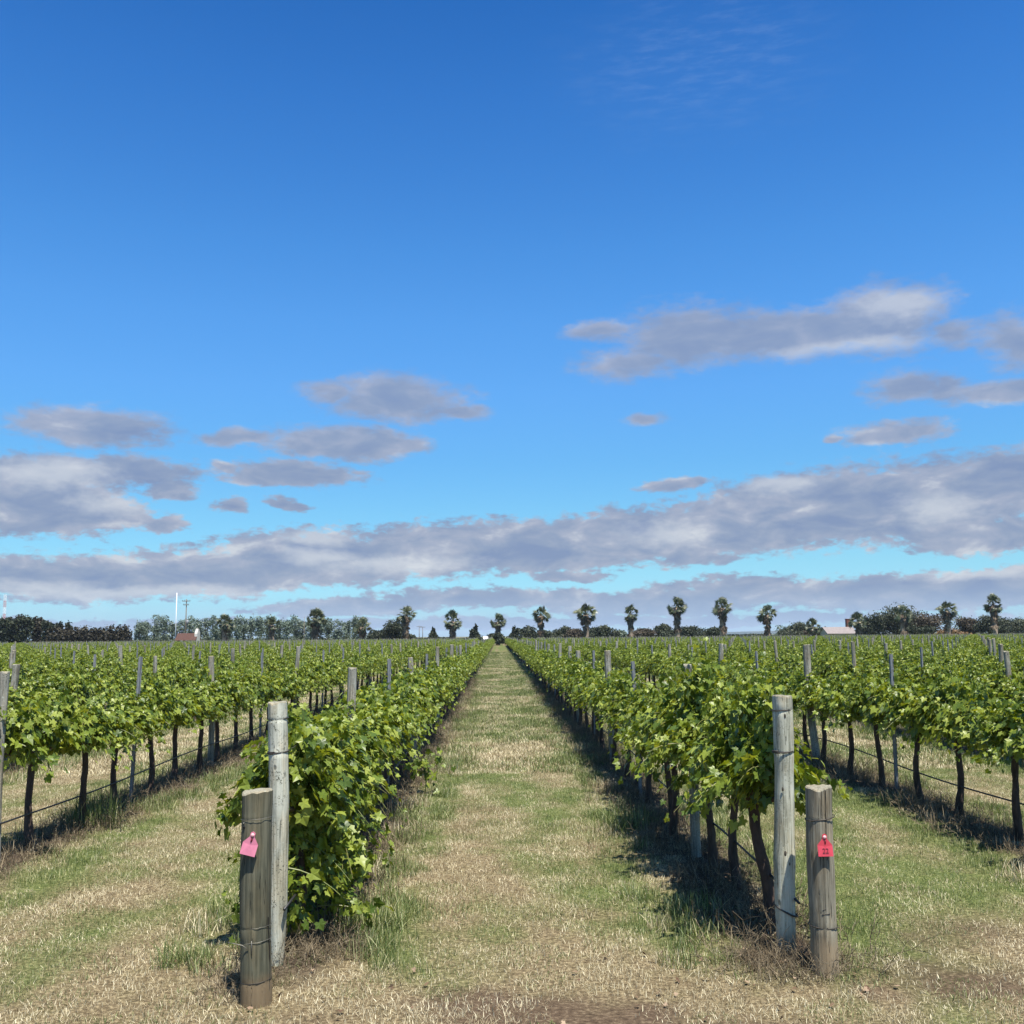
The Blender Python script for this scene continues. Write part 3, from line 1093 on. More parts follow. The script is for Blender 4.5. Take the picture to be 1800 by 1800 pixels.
for (ax, z_, r_) in ((-1.35, 1.42, .011), (-1.75, .98, .009), (-1.65, .60, .013), (-1.25, 0.54, .008)):
    kb = MB()
    c_ = np.array([math.cos(ax), math.sin(ax), 0]) * 0.0585
    e1 = np.array([-math.sin(ax), math.cos(ax), 0])
    ring = [c_ + e1 * r_ * 0.7 * math.cos(q) + np.array([0, 0, z_ + r_ * 1.5 * math.sin(q)]) for q in np.linspace(0, 2 * PI, 12, endpoint=False)]
    kb.add([p + c_ * 0.02 for p in ring] + [p * np.array([1, 1, 1]) + c_ * 0.10 - (p - c_ - np.array([0, 0, z_])) * 0.4 for p in ring],
           [(k, (k + 1) % 12, 12 + (k + 1) % 12, 12 + k) for k in range(12)] + [tuple(range(12, 24))])
    obj('knot', kb.mesh('knot', simple('knot_wood', (0.05, 0.042, 0.03), 0.9), True), t)


def stump(label, x, y, h, r, seed, mats, loops, tilt, rough):
    t = thing('stump_post', label, 'post', (x, y, gz0(x, y)), 0, 'short thick anchor posts')
    t.rotation_euler = (0, tilt, 0)
    obj('shaft', post_profile(seed, h, r, 0.0, 32, 34, rough, tuple(l[0] for l in loops), 0.004, top_tilt=0.03).mesh('shaft', mats, True), t)
    for i, (z, th, mt, tl) in enumerate(loops):
        obj('wire_loop', wire_loop(r * (1 + rough * 0.6) * 0.985, z, th, tl, 1.15, seed + i).mesh('wire_loop', mt, True), t)
    return t


_h = lambda px, py, x, y: at(px, y, py)[1] - gz0(x, y)
SL = (-1.32, 5.60)
tL = stump('short thick olive-brown round post carrying the tilted pink tag', SL[0], SL[1], _h(448, 1391, *SL), 0.082, 31, [WOOD_OLIVE, WOOD_END],
           [(0.965, 0.0012, WIRE_PALE, 0.003), (0.40, 0.0010, WIRE_PALE, 0.002), (0.325, 0.0014, WIRE_PALE, 0.006), (0.12, 0.0018, WIRE, 0.004)], R(-1.0), 0.045)
SR = (1.865, 5.95)
tR = stump('short thick tan-grey split round post carrying the upright red tag', SR[0], SR[1], _h(1443, 1384, *SR), 0.080, 37, [WOOD_TAN, WOOD_END],
           [(0.86, 0.0032, WIRE, 0.012), (0.255, 0.0028, WIRE, -0.004)], R(0.8), 0.06)
# drying split down the right stump, nail hole and staple marks
def split(parent, r, ax, z0, z1, w, seed):
    rg = np.random.default_rng(seed)
    mb = MB()
    n = 40
    vs = []
    for i in range(n + 1):
        z = z0 + (z1 - z0) * i / n
        a = ax + 0.10 * math.sin(i / n * 5 + seed) + rg.normal(0, 0.006)
        ww = w * (0.35 + 0.65 * math.sin(PI * min(1, (i + 1) / n * 1.2))) * (0.8 + 0.4 * rg.random())
        for s in (-1, 1):
            aa = a + s * ww / r
            vs.append((r * 1.006 * math.cos(aa), r * 1.006 * math.sin(aa), z))
        vs.append((r * 0.9 * math.cos(a), r * 0.9 * math.sin(a), z))
    fs = []
    for i in range(n):
        b = i * 3
        fs += [(b, b + 2, b + 5, b + 3), (b + 2, b + 1, b + 4, b + 5), (b, b + 3, b + 4, b + 1)]
    mb.add(vs, fs)
    return obj('split', mb.mesh('split', HOLE), parent)


split(tR, 0.0845, -1.50, 0.10, 1.03, 0.0026, 3)
split(tL, 0.0842, -0.35, 0.02, 0.45, 0.0025, 6)


def small_disc(name, parent, r, ax, z, rad, depth, m):
    mb = MB()
    d = np.array([math.cos(ax), math.sin(ax), 0])
    c = d * r + np.array([0, 0, z])
    mb.tube([c - d * 0.01, c + d * depth], [rad, rad * 0.9], 10)
    return obj(name, mb.mesh(name, m, True), parent)


small_disc('nail_hole', tL, 0.081, -2.25, 0.93, 0.009, 0.004, HOLE)
small_disc('nail', tL, 0.081, -2.28, 0.95, 0.004, 0.008, WIRE_PALE)


def staple(parent, r, ax, z, w):
    mb = MB()
    pts = []
    for i in range(7):
        a = ax + w / r * (i / 6 - 0.5) * 2
        rr = r + (0.004 if 0 < i < 6 else -0.01)
        pts.append((rr * math.cos(a), rr * math.sin(a), z + 0.002 * i))
    mb.tube(pts, 0.0022, 6)
    obj('staple', mb.mesh('staple', WIRE, True), parent)


staple(tR, 0.083, -1.65, 0.335, 0.03)
staple(tR, 0.083, -1.75, 0.36, 0.012)
# loose wire tail at the left stump
mb = MB()
mb.tube([(-0.02, -0.086, 0.30), (-0.05, -0.092, 0.325), (-0.10, -0.088, 0.335), (-0.13, -0.08, 0.338)], 0.0022, 6)
mb.tube([(0.0, -0.088, 0.27), (0.0, -0.094, 0.31), (-0.002, -0.09, 0.345)], 0.002, 6)
obj('wire_tail', mb.mesh('wire_tail', WIRE_PALE, True), tL)


def ear_tag(name, label, loc, w, h, roll, mat, number=None, outwards=0.02, lean=0.35):
    """livestock-style plastic tag: pentagon plate with neck, moulded stud, hanging clear of the post"""
    t = thing(name, label, 'tag', loc)
    prof = [(-w / 2, -h), (w / 2, -h), (w / 2, -h * 0.42), (w * 0.17, -h * 0.10), (w * 0.15, 0.012), (0, 0.020), (-w * 0.15, 0.012), (-w * 0.17, -h * 0.10), (-w / 2, -h * 0.42)]
    n = len(prof)
    th = 0.0022

    def bend(x, z, y):
        q = -z / h
        return (x, y - lean * 0.045 * q * q - 0.004 * math.cos(x / w * 3), z)
    mb = MB()
    sub = []
    for x, z in prof:
        sub.append((x, z))
    vs = [bend(x, z, 0) for x, z in sub] + [bend(x, z, -th) for x, z in sub]
    mid = [bend(0, -h * 0.5, 0), bend(0, -h * 0.5, -th)]
    vs += mid
    fs = [(k, (k + 1) % n, n + (k + 1) % n, n + k) for k in range(n)]
    fs += [((k + 1) % n, k, 2 * n) for k in range(n)] + [(n + k, n + (k + 1) % n, 2 * n + 1) for k in range(n)]
    mb.add(vs, fs)
    t.rotation_euler = (0, roll, 0)
    obj('plate', mb.mesh('plate', mat), t)
    st = MB()
    st.tube([(0, outwards, 0), (0, -0.010, 0), (0, -0.014, 0)], [0.0105, 0.0105, 0.005], 14)
    obj('stud', st.mesh('stud', TAG_KNOB, True), t)
    sl = MB()
    sl.tube([(0, -th - 0.004, -0.010), (0.002, -th - 0.0072, -0.022), (0.001, -th - 0.009, -0.036)], [0.0042, 0.0055, 0.003], 8, squash=0.4)
    obj('slot', sl.mesh('slot', INK, True), t)
    if number:
        cu = bpy.data.curves.new('number', 'FONT')
        cu.body = number
        cu.size = 0.038
        cu.align_x = 'CENTER'
        cu.extrude = 0.0004
        tmp = bpy.data.objects.new('tmp', cu)
        COL.objects.link(tmp)
        me = bpy.data.meshes.new_from_object(tmp.evaluated_get(bpy.context.evaluated_depsgraph_get()))
        bpy.data.objects.remove(tmp)
        me.materials.append(INK)
        o = obj('number', me, t, (0, -0.0185, -h * 0.82))
        o.rotation_euler = (R(90 - 12), 0, 0)
    return t


ear_tag('plastic_tag', 'faded pink plastic tag hanging tilted on the olive-brown left stump post', (SL[0] - 0.012, SL[1] - 0.096, at(444, 5.5, 1468)[1]), 0.083, 0.105, R(14), TAG_PINK, None)
ear_tag('plastic_tag', 'bright red plastic tag with dark numbers on the tan right stump post', (SR[0] + 0.004, SR[1] - 0.094, at(1448, 5.86, 1471)[1]), 0.086, 0.105, R(0), TAG_RED, '22')


# ------------------------------------------------------------------ drip irrigation pipes
def drip(k, y0, y1, label):
    x = ROW_X(k)
    mb = MB()
    pts = []
    y = y0
    while y <= y1:
        pts.append((x + 0.05 + 0.01 * math.sin(y), y, 0.36 + 0.02 * math.sin(y * PI / PANEL * 1.0)))
        y += 0.35
    mb.tube(pts, 0.0085, 7)
    o = obj('drip_pipe', mb.mesh('drip_pipe', POLY, True))
    tag(o, label, 'pipe', 'black drip irrigation pipes strung along the rows')


for k in (-3, -2, -1, 1, 2, 3):
    drip(k, 6.1, 60, 'black drip irrigation pipe strung along the vine trunks of the ' + row_phrase(k))


def cordon_wire(k, label):
    x = ROW_X(k)
    mb = MB()
    pts = []
    y = 6.2
    while y < 60:
        pts.append((x + 0.055, y, 1.28 + 0.008 * math.sin(y * 0.99)))
        y += 0.8
    mb.tube(pts, 0.0018, 5)
    tag(obj('trellis_wire', mb.mesh('trellis_wire', WIRE_PALE)), label, 'wire', 'trellis wires stretched from the tall end posts')


cordon_wire(-1, 'thin grey trellis wire running back from the pale lichened left end post')
cordon_wire(1, 'thin grey trellis wire running back from the silver-grey right end post')


# ------------------------------------------------------------------ grass
def blade_patch(name, seed, n, rad, hgt, width, mat, lay=0.6, kinks=3, curl=0.5):
    """a round mat of separate curved blades"""
    rg = np.random.default_rng(seed)
    V, Fc = [], []
    for i in range(n):
        r = rad * math.sqrt(rg.random())
        a = rg.uniform(0, 2 * PI)
        p = np.array([r * math.cos(a), r * math.sin(a), -0.01])
        h = rg.uniform(*hgt)
        w = rg.uniform(*width) / 2
        b = rg.uniform(0, 2 * PI)
        tilt = abs(rg.normal(0, lay))
        d = np.array([math.cos(b) * math.sin(tilt), math.sin(b) * math.sin(tilt), math.cos(tilt)])
        side = np.array([-math.sin(b), math.cos(b), 0])
        if rg.random() < 0.5:
            side = unit(side + rg.normal(0, 0.6, 3) * np.array([1, 1, 0.2]))
        o = len(V)
        for j in range(kinks):
            u = j / kinks
            q = p + d * h * u + np.array([d[0], d[1], -0.5]) * curl * h * u * u * 0.6
            ww = w * (1 - u * 0.45)
            V.append(q - side * ww)
            V.append(q + side * ww)
        V.append(p + d * h + np.array([d[0], d[1], -0.5]) * curl * h * 0.6)
        for j in range(kinks - 1):
            e = o + 2 * j
            Fc.append((e, e + 1, e + 3, e + 2))
        e = o + 2 * (kinks - 1)
        Fc.append((e, e + 1, e + 2))
    me = bpy.data.meshes.new(name)
    me.from_pydata([tuple(v) for v in V], [], Fc)
    me.materials.append(mat)
    me.update()
    return me


def twig_patch(name, seed, n, rad, hgt, mat, th=0.0016):
    rg = np.random.default_rng(seed)
    mb = MB()
    for i in range(n):
        r = rad * math.sqrt(rg.random())
        a = rg.uniform(0, 2 * PI)
        p = np.array([r * math.cos(a), r * math.sin(a), -0.01])
        d = unit(np.array([rg.normal(0, .6), rg.normal(0, .6), 1.0]))
        h = rg.uniform(*hgt)
        pts = [p]
        for j in range(4):
            d = unit(d + rg.normal(0, 0.35, 3))
            pts.append(pts[-1] + d * h / 4)
        mb.tube(pts, np.linspace(th, th * 0.5, 5), 3, 0, cap=False)
        for q in range(3):
            s0 = pts[rg.integers(1, 4)]
            d2 = unit(d + rg.normal(0, 0.9, 3))
            mb.tube([s0, s0 + d2 * h * 0.2, s0 + d2 * h * 0.36 + rg.normal(0, .01, 3)], [th * .8, th * .6, th * .3], 3, 0, cap=False)
    return mb.mesh(name, mat)


SRC = []
ST = [blade_patch('straw', 400 + i, 480, 0.19, (0.014, 0.052), (0.0019, 0.0042), GRASS_STRAW, 1.25) for i in range(4)]
GR = [blade_patch('green', 410 + i, 460, 0.19, (0.014, 0.050), (0.0019, 0.0042), GRASS_GREEN, 1.05) for i in range(4)]
STM = [blade_patch('strawm', 420 + i, 700, 0.50, (0.03, 0.09), (0.006, 0.011), GRASS_STRAW, 0.85, 2) for i in range(2)]
GRM = [blade_patch('greenm', 430 + i, 700, 0.50, (0.03, 0.09), (0.006, 0.011), GRASS_GREEN, 0.75, 2) for i in range(2)]
grass_src = src_coll('grass', ST + GR + STM + GRM)       # indices 0-3, 4-7, 8-9, 10-11


def jitter_grid(x0, x1, y0, y1, st):
    a, b = np.meshgrid(np.arange(x0, x1, st), np.arange(y0, y1, st))
    a = a.ravel() + RNG.uniform(-.5, .5, a.size) * st
    b = b.ravel() + RNG.uniform(-.5, .5, b.size) * st
    return a, b


def frustum(a, b, pad=2.6):
    return (a > tanL * b - pad) & (a < tanR * b + pad)


P_, I_, S_ = [], [], []
for (y0, y1, st, base, big) in ((4.2, 15, 0.20, 0, 1), (15, 48, 0.46, 8, 1.0), (48, 120, 0.75, 8, 1.5)):
    xm = 0.62 * y1 + 1
    a, b = jitter_grid(-xm, xm, y0, y1, st)
    m_ = frustum(a, b)
    if y0 >= 48:
        m_ &= (a > -1.4) & (a < 1.8)
    elif y0 >= 15:
        m_ &= (np.abs(a) < 14)
    a, b = a[m_], b[m_]
    keep = RNG.random(a.size) > 0.68 * dirt_amount(a, b)
    keep &= (RNG.random(a.size) > 0.6 * np.clip((0.4 - row_dist(a)) / 0.1, 0, 1) * in_field(b))
    a, b = a[keep], b[keep]
    g = green_amount(a, b)
    isg = RNG.random(a.size) < 0.12 + 0.70 * g
    if base == 0:
        ix = np.where(isg, 4, 0) + RNG.integers(0, 4, a.size)
    else:
        ix = np.where(isg, 10, 8) + RNG.integers(0, 2, a.size)
    P_.append(np.stack([a, b, ground_z(a, b)], 1))
    I_.append(ix)
    s = (0.75 + 0.5 * RNG.random(a.size)) * big
    hh = s * (0.7 + 0.7 * fnoise(a, b, 0.8, 51)) * (1 + 0.9 * np.exp(-((row_dist(a) - 0.6) / 0.2) ** 2) * in_field(b) * isg)
    S_.append(np.stack([s, s, hh / big * (1.0 if big == 1 else 1.2)], 1))
P_, I_, S_ = np.concatenate(P_), np.concatenate(I_), np.concatenate(S_)
rot = np.zeros((len(P_), 3))
rot[:, 2] = RNG.uniform(0, 2 * PI, len(P_))
tag(scatter('grass', grass_src, P_, rot, S_, I_), 'short mown grass, straw-coloured with green patches, between the vine rows', 'grass', kind='stuff')

# tall grass along the edges of the vine strips
TL = [blade_patch('tall', 440 + i, 120, 0.14, (0.06, 0.20), (0.003, 0.006), GRASS_GREEN if i < 4 else GRASS_STRAW, 0.38, 4, 0.55) for i in range(5)]
tall_src = src_coll('tallgrass', TL)
a, b = jitter_grid(-26, 28, 6.2, 46, 0.23)
d = row_dist(a)
m_ = frustum(a, b) & (d > 0.22) & (d < 0.75)
nz = fnoise(a, b, 1.3, 61)
boost = 0.25 * np.exp(-(((a + 0.85) / 0.25) ** 2 + ((b - 6.9) / 0.7) ** 2)) + 0.2 * np.exp(-(((a - 1.2) / 0.25) ** 2 + ((b - 9.5) / 1.5) ** 2))
m_ &= (nz + boost + 0.2 * RNG.random(a.size)) > 0.63
a, b = a[m_], b[m_]
s = 0.55 + 0.6 * RNG.random(a.size)
rot = np.zeros((len(a), 3))
rot[:, 2] = RNG.uniform(0, 2 * PI, len(a))
tag(scatter('tall_grass', tall_src, np.stack([a, b, ground_z(a, b)], 1), rot, np.stack([s, s, s], 1), RNG.integers(0, 5, len(a))),
    'longer green grass left unmown along the edges of the vine strips', 'grass', kind='stuff')

# dead weeds and prunings under the vines
TW = [twig_patch('twigs', 450 + i, 46, 0.20, (0.07, 0.24), WEED_DRY) for i in range(3)] + \
     [blade_patch('deadblades', 460 + i, 150, 0.2, (0.05, 0.18), (0.0025, 0.005), WEED_DRY, 0.9, 3) for i in range(3)]
tw_src = src_coll('deadweed', TW)
a, b = jitter_grid(-24, 26, 6.0, 44, 0.22)
m_ = frustum(a, b) & (row_dist(a) < 0.26 + 0.14 * RNG.random(a.size)) & (RNG.random(a.size) < 0.7)
a, b = a[m_], b[m_]
s = 0.7 + 0.9 * RNG.random(a.size) ** 1.5
rot = np.zeros((len(a), 3))
rot[:, 2] = RNG.uniform(0, 2 * PI, len(a))
tag(scatter('dead_weeds', tw_src, np.stack([a, b, ground_z(a, b)], 1), rot, np.stack([s, s, s], 1), RNG.integers(0, 6, len(a))),
    'grey-brown dead weeds and prunings littering the strips beneath the vines', 'weeds', kind='stuff')


def weed_clump(label, x, y, rad, n, h, mat, cat='weed', name='dry_weed_clump', blades=False):
    me = blade_patch(name, int(x * 100) % 97 + 500, n, rad, h, (0.003, 0.006), mat, 0.45, 4, 0.5) if blades else \
        twig_patch(name, int(x * 100) % 97 + 500, n, rad, h, mat, 0.0018)
    tag(obj(name, me, None, (x, y, gz0(x, y))), label, cat)


weed_clump('grey-pink tangle of dead twigs around the feet of the right-hand posts', 1.72, 5.98, 0.27, 200, (0.06, 0.22), WEED_DRY)
weed_clump('sparse grey dead weeds beside the foot of the olive left stump post', -1.52, 5.72, 0.17, 70, (0.06, 0.22), WEED_DRY)
weed_clump('dark dead weeds just behind the pale left end post', -1.12, 6.5, 0.26, 140, (0.08, 0.22), WEED_DRY)
weed_clump('tall green grass tussock between trunks of the second row left', -4.30, 10.75, 0.30, 420, (0.2, 0.5), GRASS_GREEN, 'grass tussock', 'grass_tussock', True)
weed_clump('spiky green tussock leaning out of the right lane row into the lane', 1.22, 10.3, 0.28, 360, (0.15, 0.36), GRASS_GREEN, 'grass tussock', 'grass_tussock', True)
weed_clump('bright green grass clump on the lane side of the dense left vine', -0.88, 6.95, 0.26, 420, (0.10, 0.30), GRASS_GREEN, 'grass tussock', 'grass_tussock', True)


# fallen leaves, clods and bits of stick on the bare soil by the posts
rg_ = np.random.default_rng(55)
n_ = 80
lx = np.concatenate([rg_.normal(0.4, 0.7, 20), rg_.normal(1.5, 0.4, 40), rg_.normal(-1.3, 0.4, 20)])
ly = np.concatenate([rg_.normal(5.5, 0.3, 20), rg_.normal(6.0, 0.3, 40), rg_.normal(5.9, 0.4, 20)])
lz = ground_z(lx, ly) + 0.02
LITTER = leaf_material('fallen_leaf', [(0, (0.06, 0.035, 0.022)), (0.5, (0.17, 0.10, 0.06)), (1, (0.40, 0.30, 0.20))], (1, 1, 1, 1), 0.8, 0.1, 0.2)
tag(obj('leaf_litter', template_mesh('leaf_litter', LEAF_V, LEAF_F, np.stack([lx, ly, lz], 1), unit(rg_.normal(0, 1, (n_, 3)) * np.array([1, 1, .3])),
                                     unit(rg_.normal(0, .45, (n_, 3)) + np.array([0, 0, 1.0])), rg_.uniform(.012, .032, n_), [LITTER], None, False)),
    'brown fallen leaves scattered on the soil around the front posts', 'leaves', kind='stuff')

# leafy suckers
def sucker(label, x, y, z, seed, n, sx, sz):
    rg = np.random.default_rng(seed)
    pos = rg.normal(0, 1, (n, 3)) * np.array([sx, sx, sz]) + np.array([0, 0, z])
    nor = unit(rg.normal(0, .5, (n, 3)) + np.array([0, -0.3, 0.9]))
    tip = unit(rg.normal(0, .6, (n, 3)) + np.array([0, -0.2, -0.6]))
    ex = MB()
    ex.tube([(0, 0, -0.02), (0.01, 0.0, z * 0.5), (0, 0, z)], [0.006, 0.005, 0.003], 5, 1)
    for i in range(0, n, 3):
        ex.tube([(0, 0, z * 0.75), (pos[i] + np.array([0, 0, z * .75])) / 2, pos[i]], [0.003, 0.0025, 0.0015], 4, 1, cap=False)
    me = template_mesh('vine_sucker', LEAF_V, LEAF_F, pos, tip, nor, rg.uniform(0.045, 0.08, n), [VINE_LEAF, STEM], ex)
    tag(obj('vine_sucker', me, None, (x, y, gz0(x, y))), label, 'vine shoot')


sucker('leafy young vine shoot sprouting low at the lane edge of the left row', -0.93, 12.6, 0.34, 71, 80, 0.15, 0.13)
sucker('small leafy vine shoot growing by the foot of the pale left end post', -1.50, 6.35, 0.22, 72, 22, 0.07, 0.10)


def side_shoot(label, root, pts, seed, n):
    rg = np.random.default_rng(seed)
    ex = MB()
    pts = np.array(pts, float)
    ex.tube(pts, np.linspace(0.005, 0.002, len(pts)), 5, 1)
    t_ = rg.random(n) * (len(pts) - 1)
    i_ = np.minimum(t_.astype(int), len(pts) - 2)
    p = pts[i_] + (pts[i_ + 1] - pts[i_]) * (t_ - i_)[:, None] + rg.normal(0, 0.035, (n, 3))
    nor = unit(rg.normal(0, .5, (n, 3)) + np.array([0, -0.5, 0.8]))
    tip = unit(rg.normal(0, .5, (n, 3)) + np.array([-0.3, -0.2, -0.6]))
    me = template_mesh('vine_cane', LEAF_V, LEAF_F, p, tip, nor, rg.uniform(0.05, 0.085, n), [VINE_LEAF, STEM], ex)
    tag(obj('vine_cane', me, None, root), label, 'vine shoot')


side_shoot('bright green vine cane reaching out left above the olive stump post', (-1.38, 6.55, 0.93),
           [(0, 0, 0.1), (-0.12, -0.05, 0.16), (-0.24, -0.10, 0.10), (-0.31, -0.12, -0.04), (-0.34, -0.12, -0.14)], 81, 60)
side_shoot('vine cane hanging low into the lane from the dense left vine', (-1.2, 6.7, 0.75),
           [(0, 0, 0), (0.14, -0.05, 0.0), (0.26, -0.08, -0.12), (0.32, -0.1, -0.28)], 82, 30)


# ------------------------------------------------------------------ background trees
def tree_leaf(name, cols, tf=0.12):
    return leaf_material(name, cols, (1.2, 1.2, 0.8, 1), 0.6, tf, 0.3)


TL_DARK = tree_leaf('dark_tree_leaf', [(0, (0.015, 0.022, 0.011)), (0.6, (0.032, 0.042, 0.020)), (1, (0.065, 0.072, 0.036))])
TL_OLIVE = tree_leaf('olive_tree_leaf', [(0, (0.025, 0.034, 0.018)), (0.6, (0.055, 0.064, 0.034)), (1, (0.115, 0.12, 0.07))])
TL_RED = tree_leaf('reddish_tree_leaf', [(0, (0.032, 0.026, 0.018)), (0.6, (0.072, 0.056, 0.036)), (1, (0.13, 0.105, 0.065))])
TL_GREY = tree_leaf('grey_green_leaf', [(0, (0.07, 0.10, 0.075)), (0.6, (0.13, 0.17, 0.125)), (1, (0.24, 0.28, 0.20))])
TL_HEDGE = tree_leaf('brown_hedge_leaf', [(0, (0.020, 0.019, 0.012)), (0.6, (0.040, 0.034, 0.020)), (1, (0.075, 0.066, 0.038))])
TL_RUST = tree_leaf('rust_shrub_leaf', [(0, (0.10, 0.06, 0.03)), (0.6, (0.22, 0.13, 0.06)), (1, (0.32, 0.22, 0.10))])
Q_V = np.array([(-.5, -.35, 0), (.5, -.25, .08), (.4, .45, -.05), (-.35, .5, .06)])
Q_F = [(0, 1, 2, 3)]


def crown_mesh(seed, w, h, z0, mat, n=2200, leaf=0.42, lobes=9, shape='round', gap=0.0):
    rg = np.random.default_rng(seed)
    L = []
    for i in range(lobes):
        a = rg.uniform(0, 2 * PI)
        if shape == 'cone':
            u = i / max(1, lobes - 1)
            c = np.array([rg.normal(0, .06) * w, rg.normal(0, .06) * w, z0 + h * (0.12 + 0.8 * u)])
            rr = np.array([w * 0.5 * (1.05 - u), w * 0.5 * (1.05 - u), h * 0.16])
        elif shape == 'column':
            u = rg.random()
            c = np.array([rg.normal(0, .14) * w, rg.normal(0, .14) * w, z0 + h * (0.08 + 0.84 * u)])
            rr = np.array([w * .3, w * .3, h * 0.15]) * rg.uniform(.6, 1.15)
        elif shape == 'block':
            u = i / max(1, lobes - 1)
            c = np.array([(u - .5) * w * 0.94, rg.normal(0, .3), z0 + h * 0.5])
            rr = np.array([w / lobes * 1.0, 1.6, h * rg.uniform(.46, .52)])
        else:
            q = rg.uniform(0.1, 0.36)
            c = np.array([w * q * math.cos(a), w * q * math.sin(a), z0 + h * rg.uniform(0.3, 0.74)])
            rr = np.array([w * .26, w * .26, h * .27]) * rg.uniform(.7, 1.2)
        L.append((c, rr))
    wts = np.array([l[1][0] * l[1][2] for l in L])
    wts /= wts.sum()
    pick = rg.choice(len(L), n, p=wts)
    C = np.array([l[0] for l in L])[pick]
    RR = np.array([l[1] for l in L])[pick]
    dirs = unit(rg.normal(0, 1, (n, 3)))
    rad = rg.random(n) ** 0.33 * (1 + 0.16 * rg.normal(0, 1, n))
    pos = C + dirs * RR * rad[:, None]
    pos[:, 2] = np.maximum(pos[:, 2], z0 * 0.5)
    nor = unit(dirs + rg.normal(0, .55, (n, 3)))
    tip = unit(rg.normal(0, 1, (n, 3)))
    return template_mesh('crown', Q_V, Q_F, pos, tip, nor, rg.uniform(.6, 1.25, n) * leaf, [mat], None, False), L


def tree(name, label, cat, x, y, w, h, mat, seed, group=None, shape='round', z0=None, n=2200, leaf=0.42, bark=None, lobes=9, tr=None):
    z0 = h * 0.18 if z0 is None else z0
    t = thing(name, label, cat, (x, y, 0), 0, group)
    me, L = crown_mesh(seed, w, h - z0, z0, mat, n, leaf, lobes, shape)
    obj('crown', me, t)
    rg = np.random.default_rng(seed + 1)
    mb = MB()
    tr = tr or max(0.09, w * 0.035)
    top = z0 + (h - z0) * 0.5
    pts = [(rg.normal(0, .04) * i * .3, rg.normal(0, .04) * i * .3, -0.2 + (top + .2) * i / 6) for i in range(7)]
    mb.tube(pts, np.linspace(tr, tr * .4, 7), 8, 0, True, .1, rg)
    for c, rr in L[:6]:
        b = np.array(pts[3])
        mb.tube([b, (b + c) / 2 + rg.normal(0, .1, 3), c], [tr * .5, tr * .35, tr * .15], 6, 0)
    obj('trunk', mb.mesh('trunk', bark or TREE_BARK, True), t)
    return t


def hor(px):
    return 1118 - (px - 877) * 0.0087


def place(px, top_px, w_px, d):
    """world x, width and height of something seen at these photo pixels at depth d"""
    x, zt = at(px, d, top_px)
    return x, w_px / F * d, zt


# dark tall trees far left
D = 214
for i, (px, tp, wp) in enumerate([(-28, 1086, 38), (-6, 1084, 36), (14, 1087, 34), (30, 1083, 30), (48, 1087, 32), (66, 1084, 24), (84, 1092, 24)]):
    x, w, h = place(px, tp, wp, D + 3 * (i % 2))
    place_txt = ['outside edge', 'leftmost', 'second', 'third', 'fourth', 'fifth', 'sixth'][i]
    tree('dark_tree', 'dark olive-brown tree, %s of the tall ones at the far left of the vineyard' % place_txt, 'tree', x, D + 3 * (i % 2), w, h, TL_HEDGE if i % 2 else TL_DARK, 600 + i,
         'tall dark trees at the far left', 'column', 0.0, 3000, 0.38, None, 20)
x0, _, _ = place(88, 1100, 1, D)
x1, _, hh_ = place(228, 1101, 1, D)
t = thing('hedge', 'long dark reddish-brown trimmed hedge at the left edge of the vineyard', 'hedge', ((x0 + x1) / 2, D, 0))
me, _ = crown_mesh(640, x1 - x0, hh_, 0.0, TL_HEDGE, 6500, 0.45, 16, 'block')
obj('foliage', me, t)
for i, (px, tp, wp) in enumerate([(104, 1092, 16), (122, 1094, 12)]):
    x, w, h = place(px, tp, wp, D + 8)
    tree('small_tree', ['small dark round tree showing over the left end of the hedge', 'tiny dark tree top showing over the middle of the hedge'][i], 'tree', x, D + 8, w, h, TL_DARK, 650 + i, None, 'round', 2.0, 700, 0.4)
# row of grey-green slender trees
px = 246
i = 0
poplars = []
while px < 652:
    poplars.append((px, 1086 + 4 * math.sin(i * 1.9) + RNG.normal(0, 2.0) + (6 if i == 0 else 0), 21 + RNG.uniform(0, 8)))
    px += 14.5 + RNG.uniform(-2.5, 3)
    i += 1
for i, (px, tp, wp) in enumerate(poplars):
    d_ = 240 + 4 * (i % 3)
    x, w, h = place(px, tp, wp, d_)
    tree('slender_tree', 'slender grey-green tree, %s from the left in the line right of the hedge' % ordinal(i + 1), 'tree', x, d_, w, h, TL_GREY, 660 + i,
         'slender grey-green trees in a line', 'column', 0.3, 1500, 0.30, None, 20, 0.13)

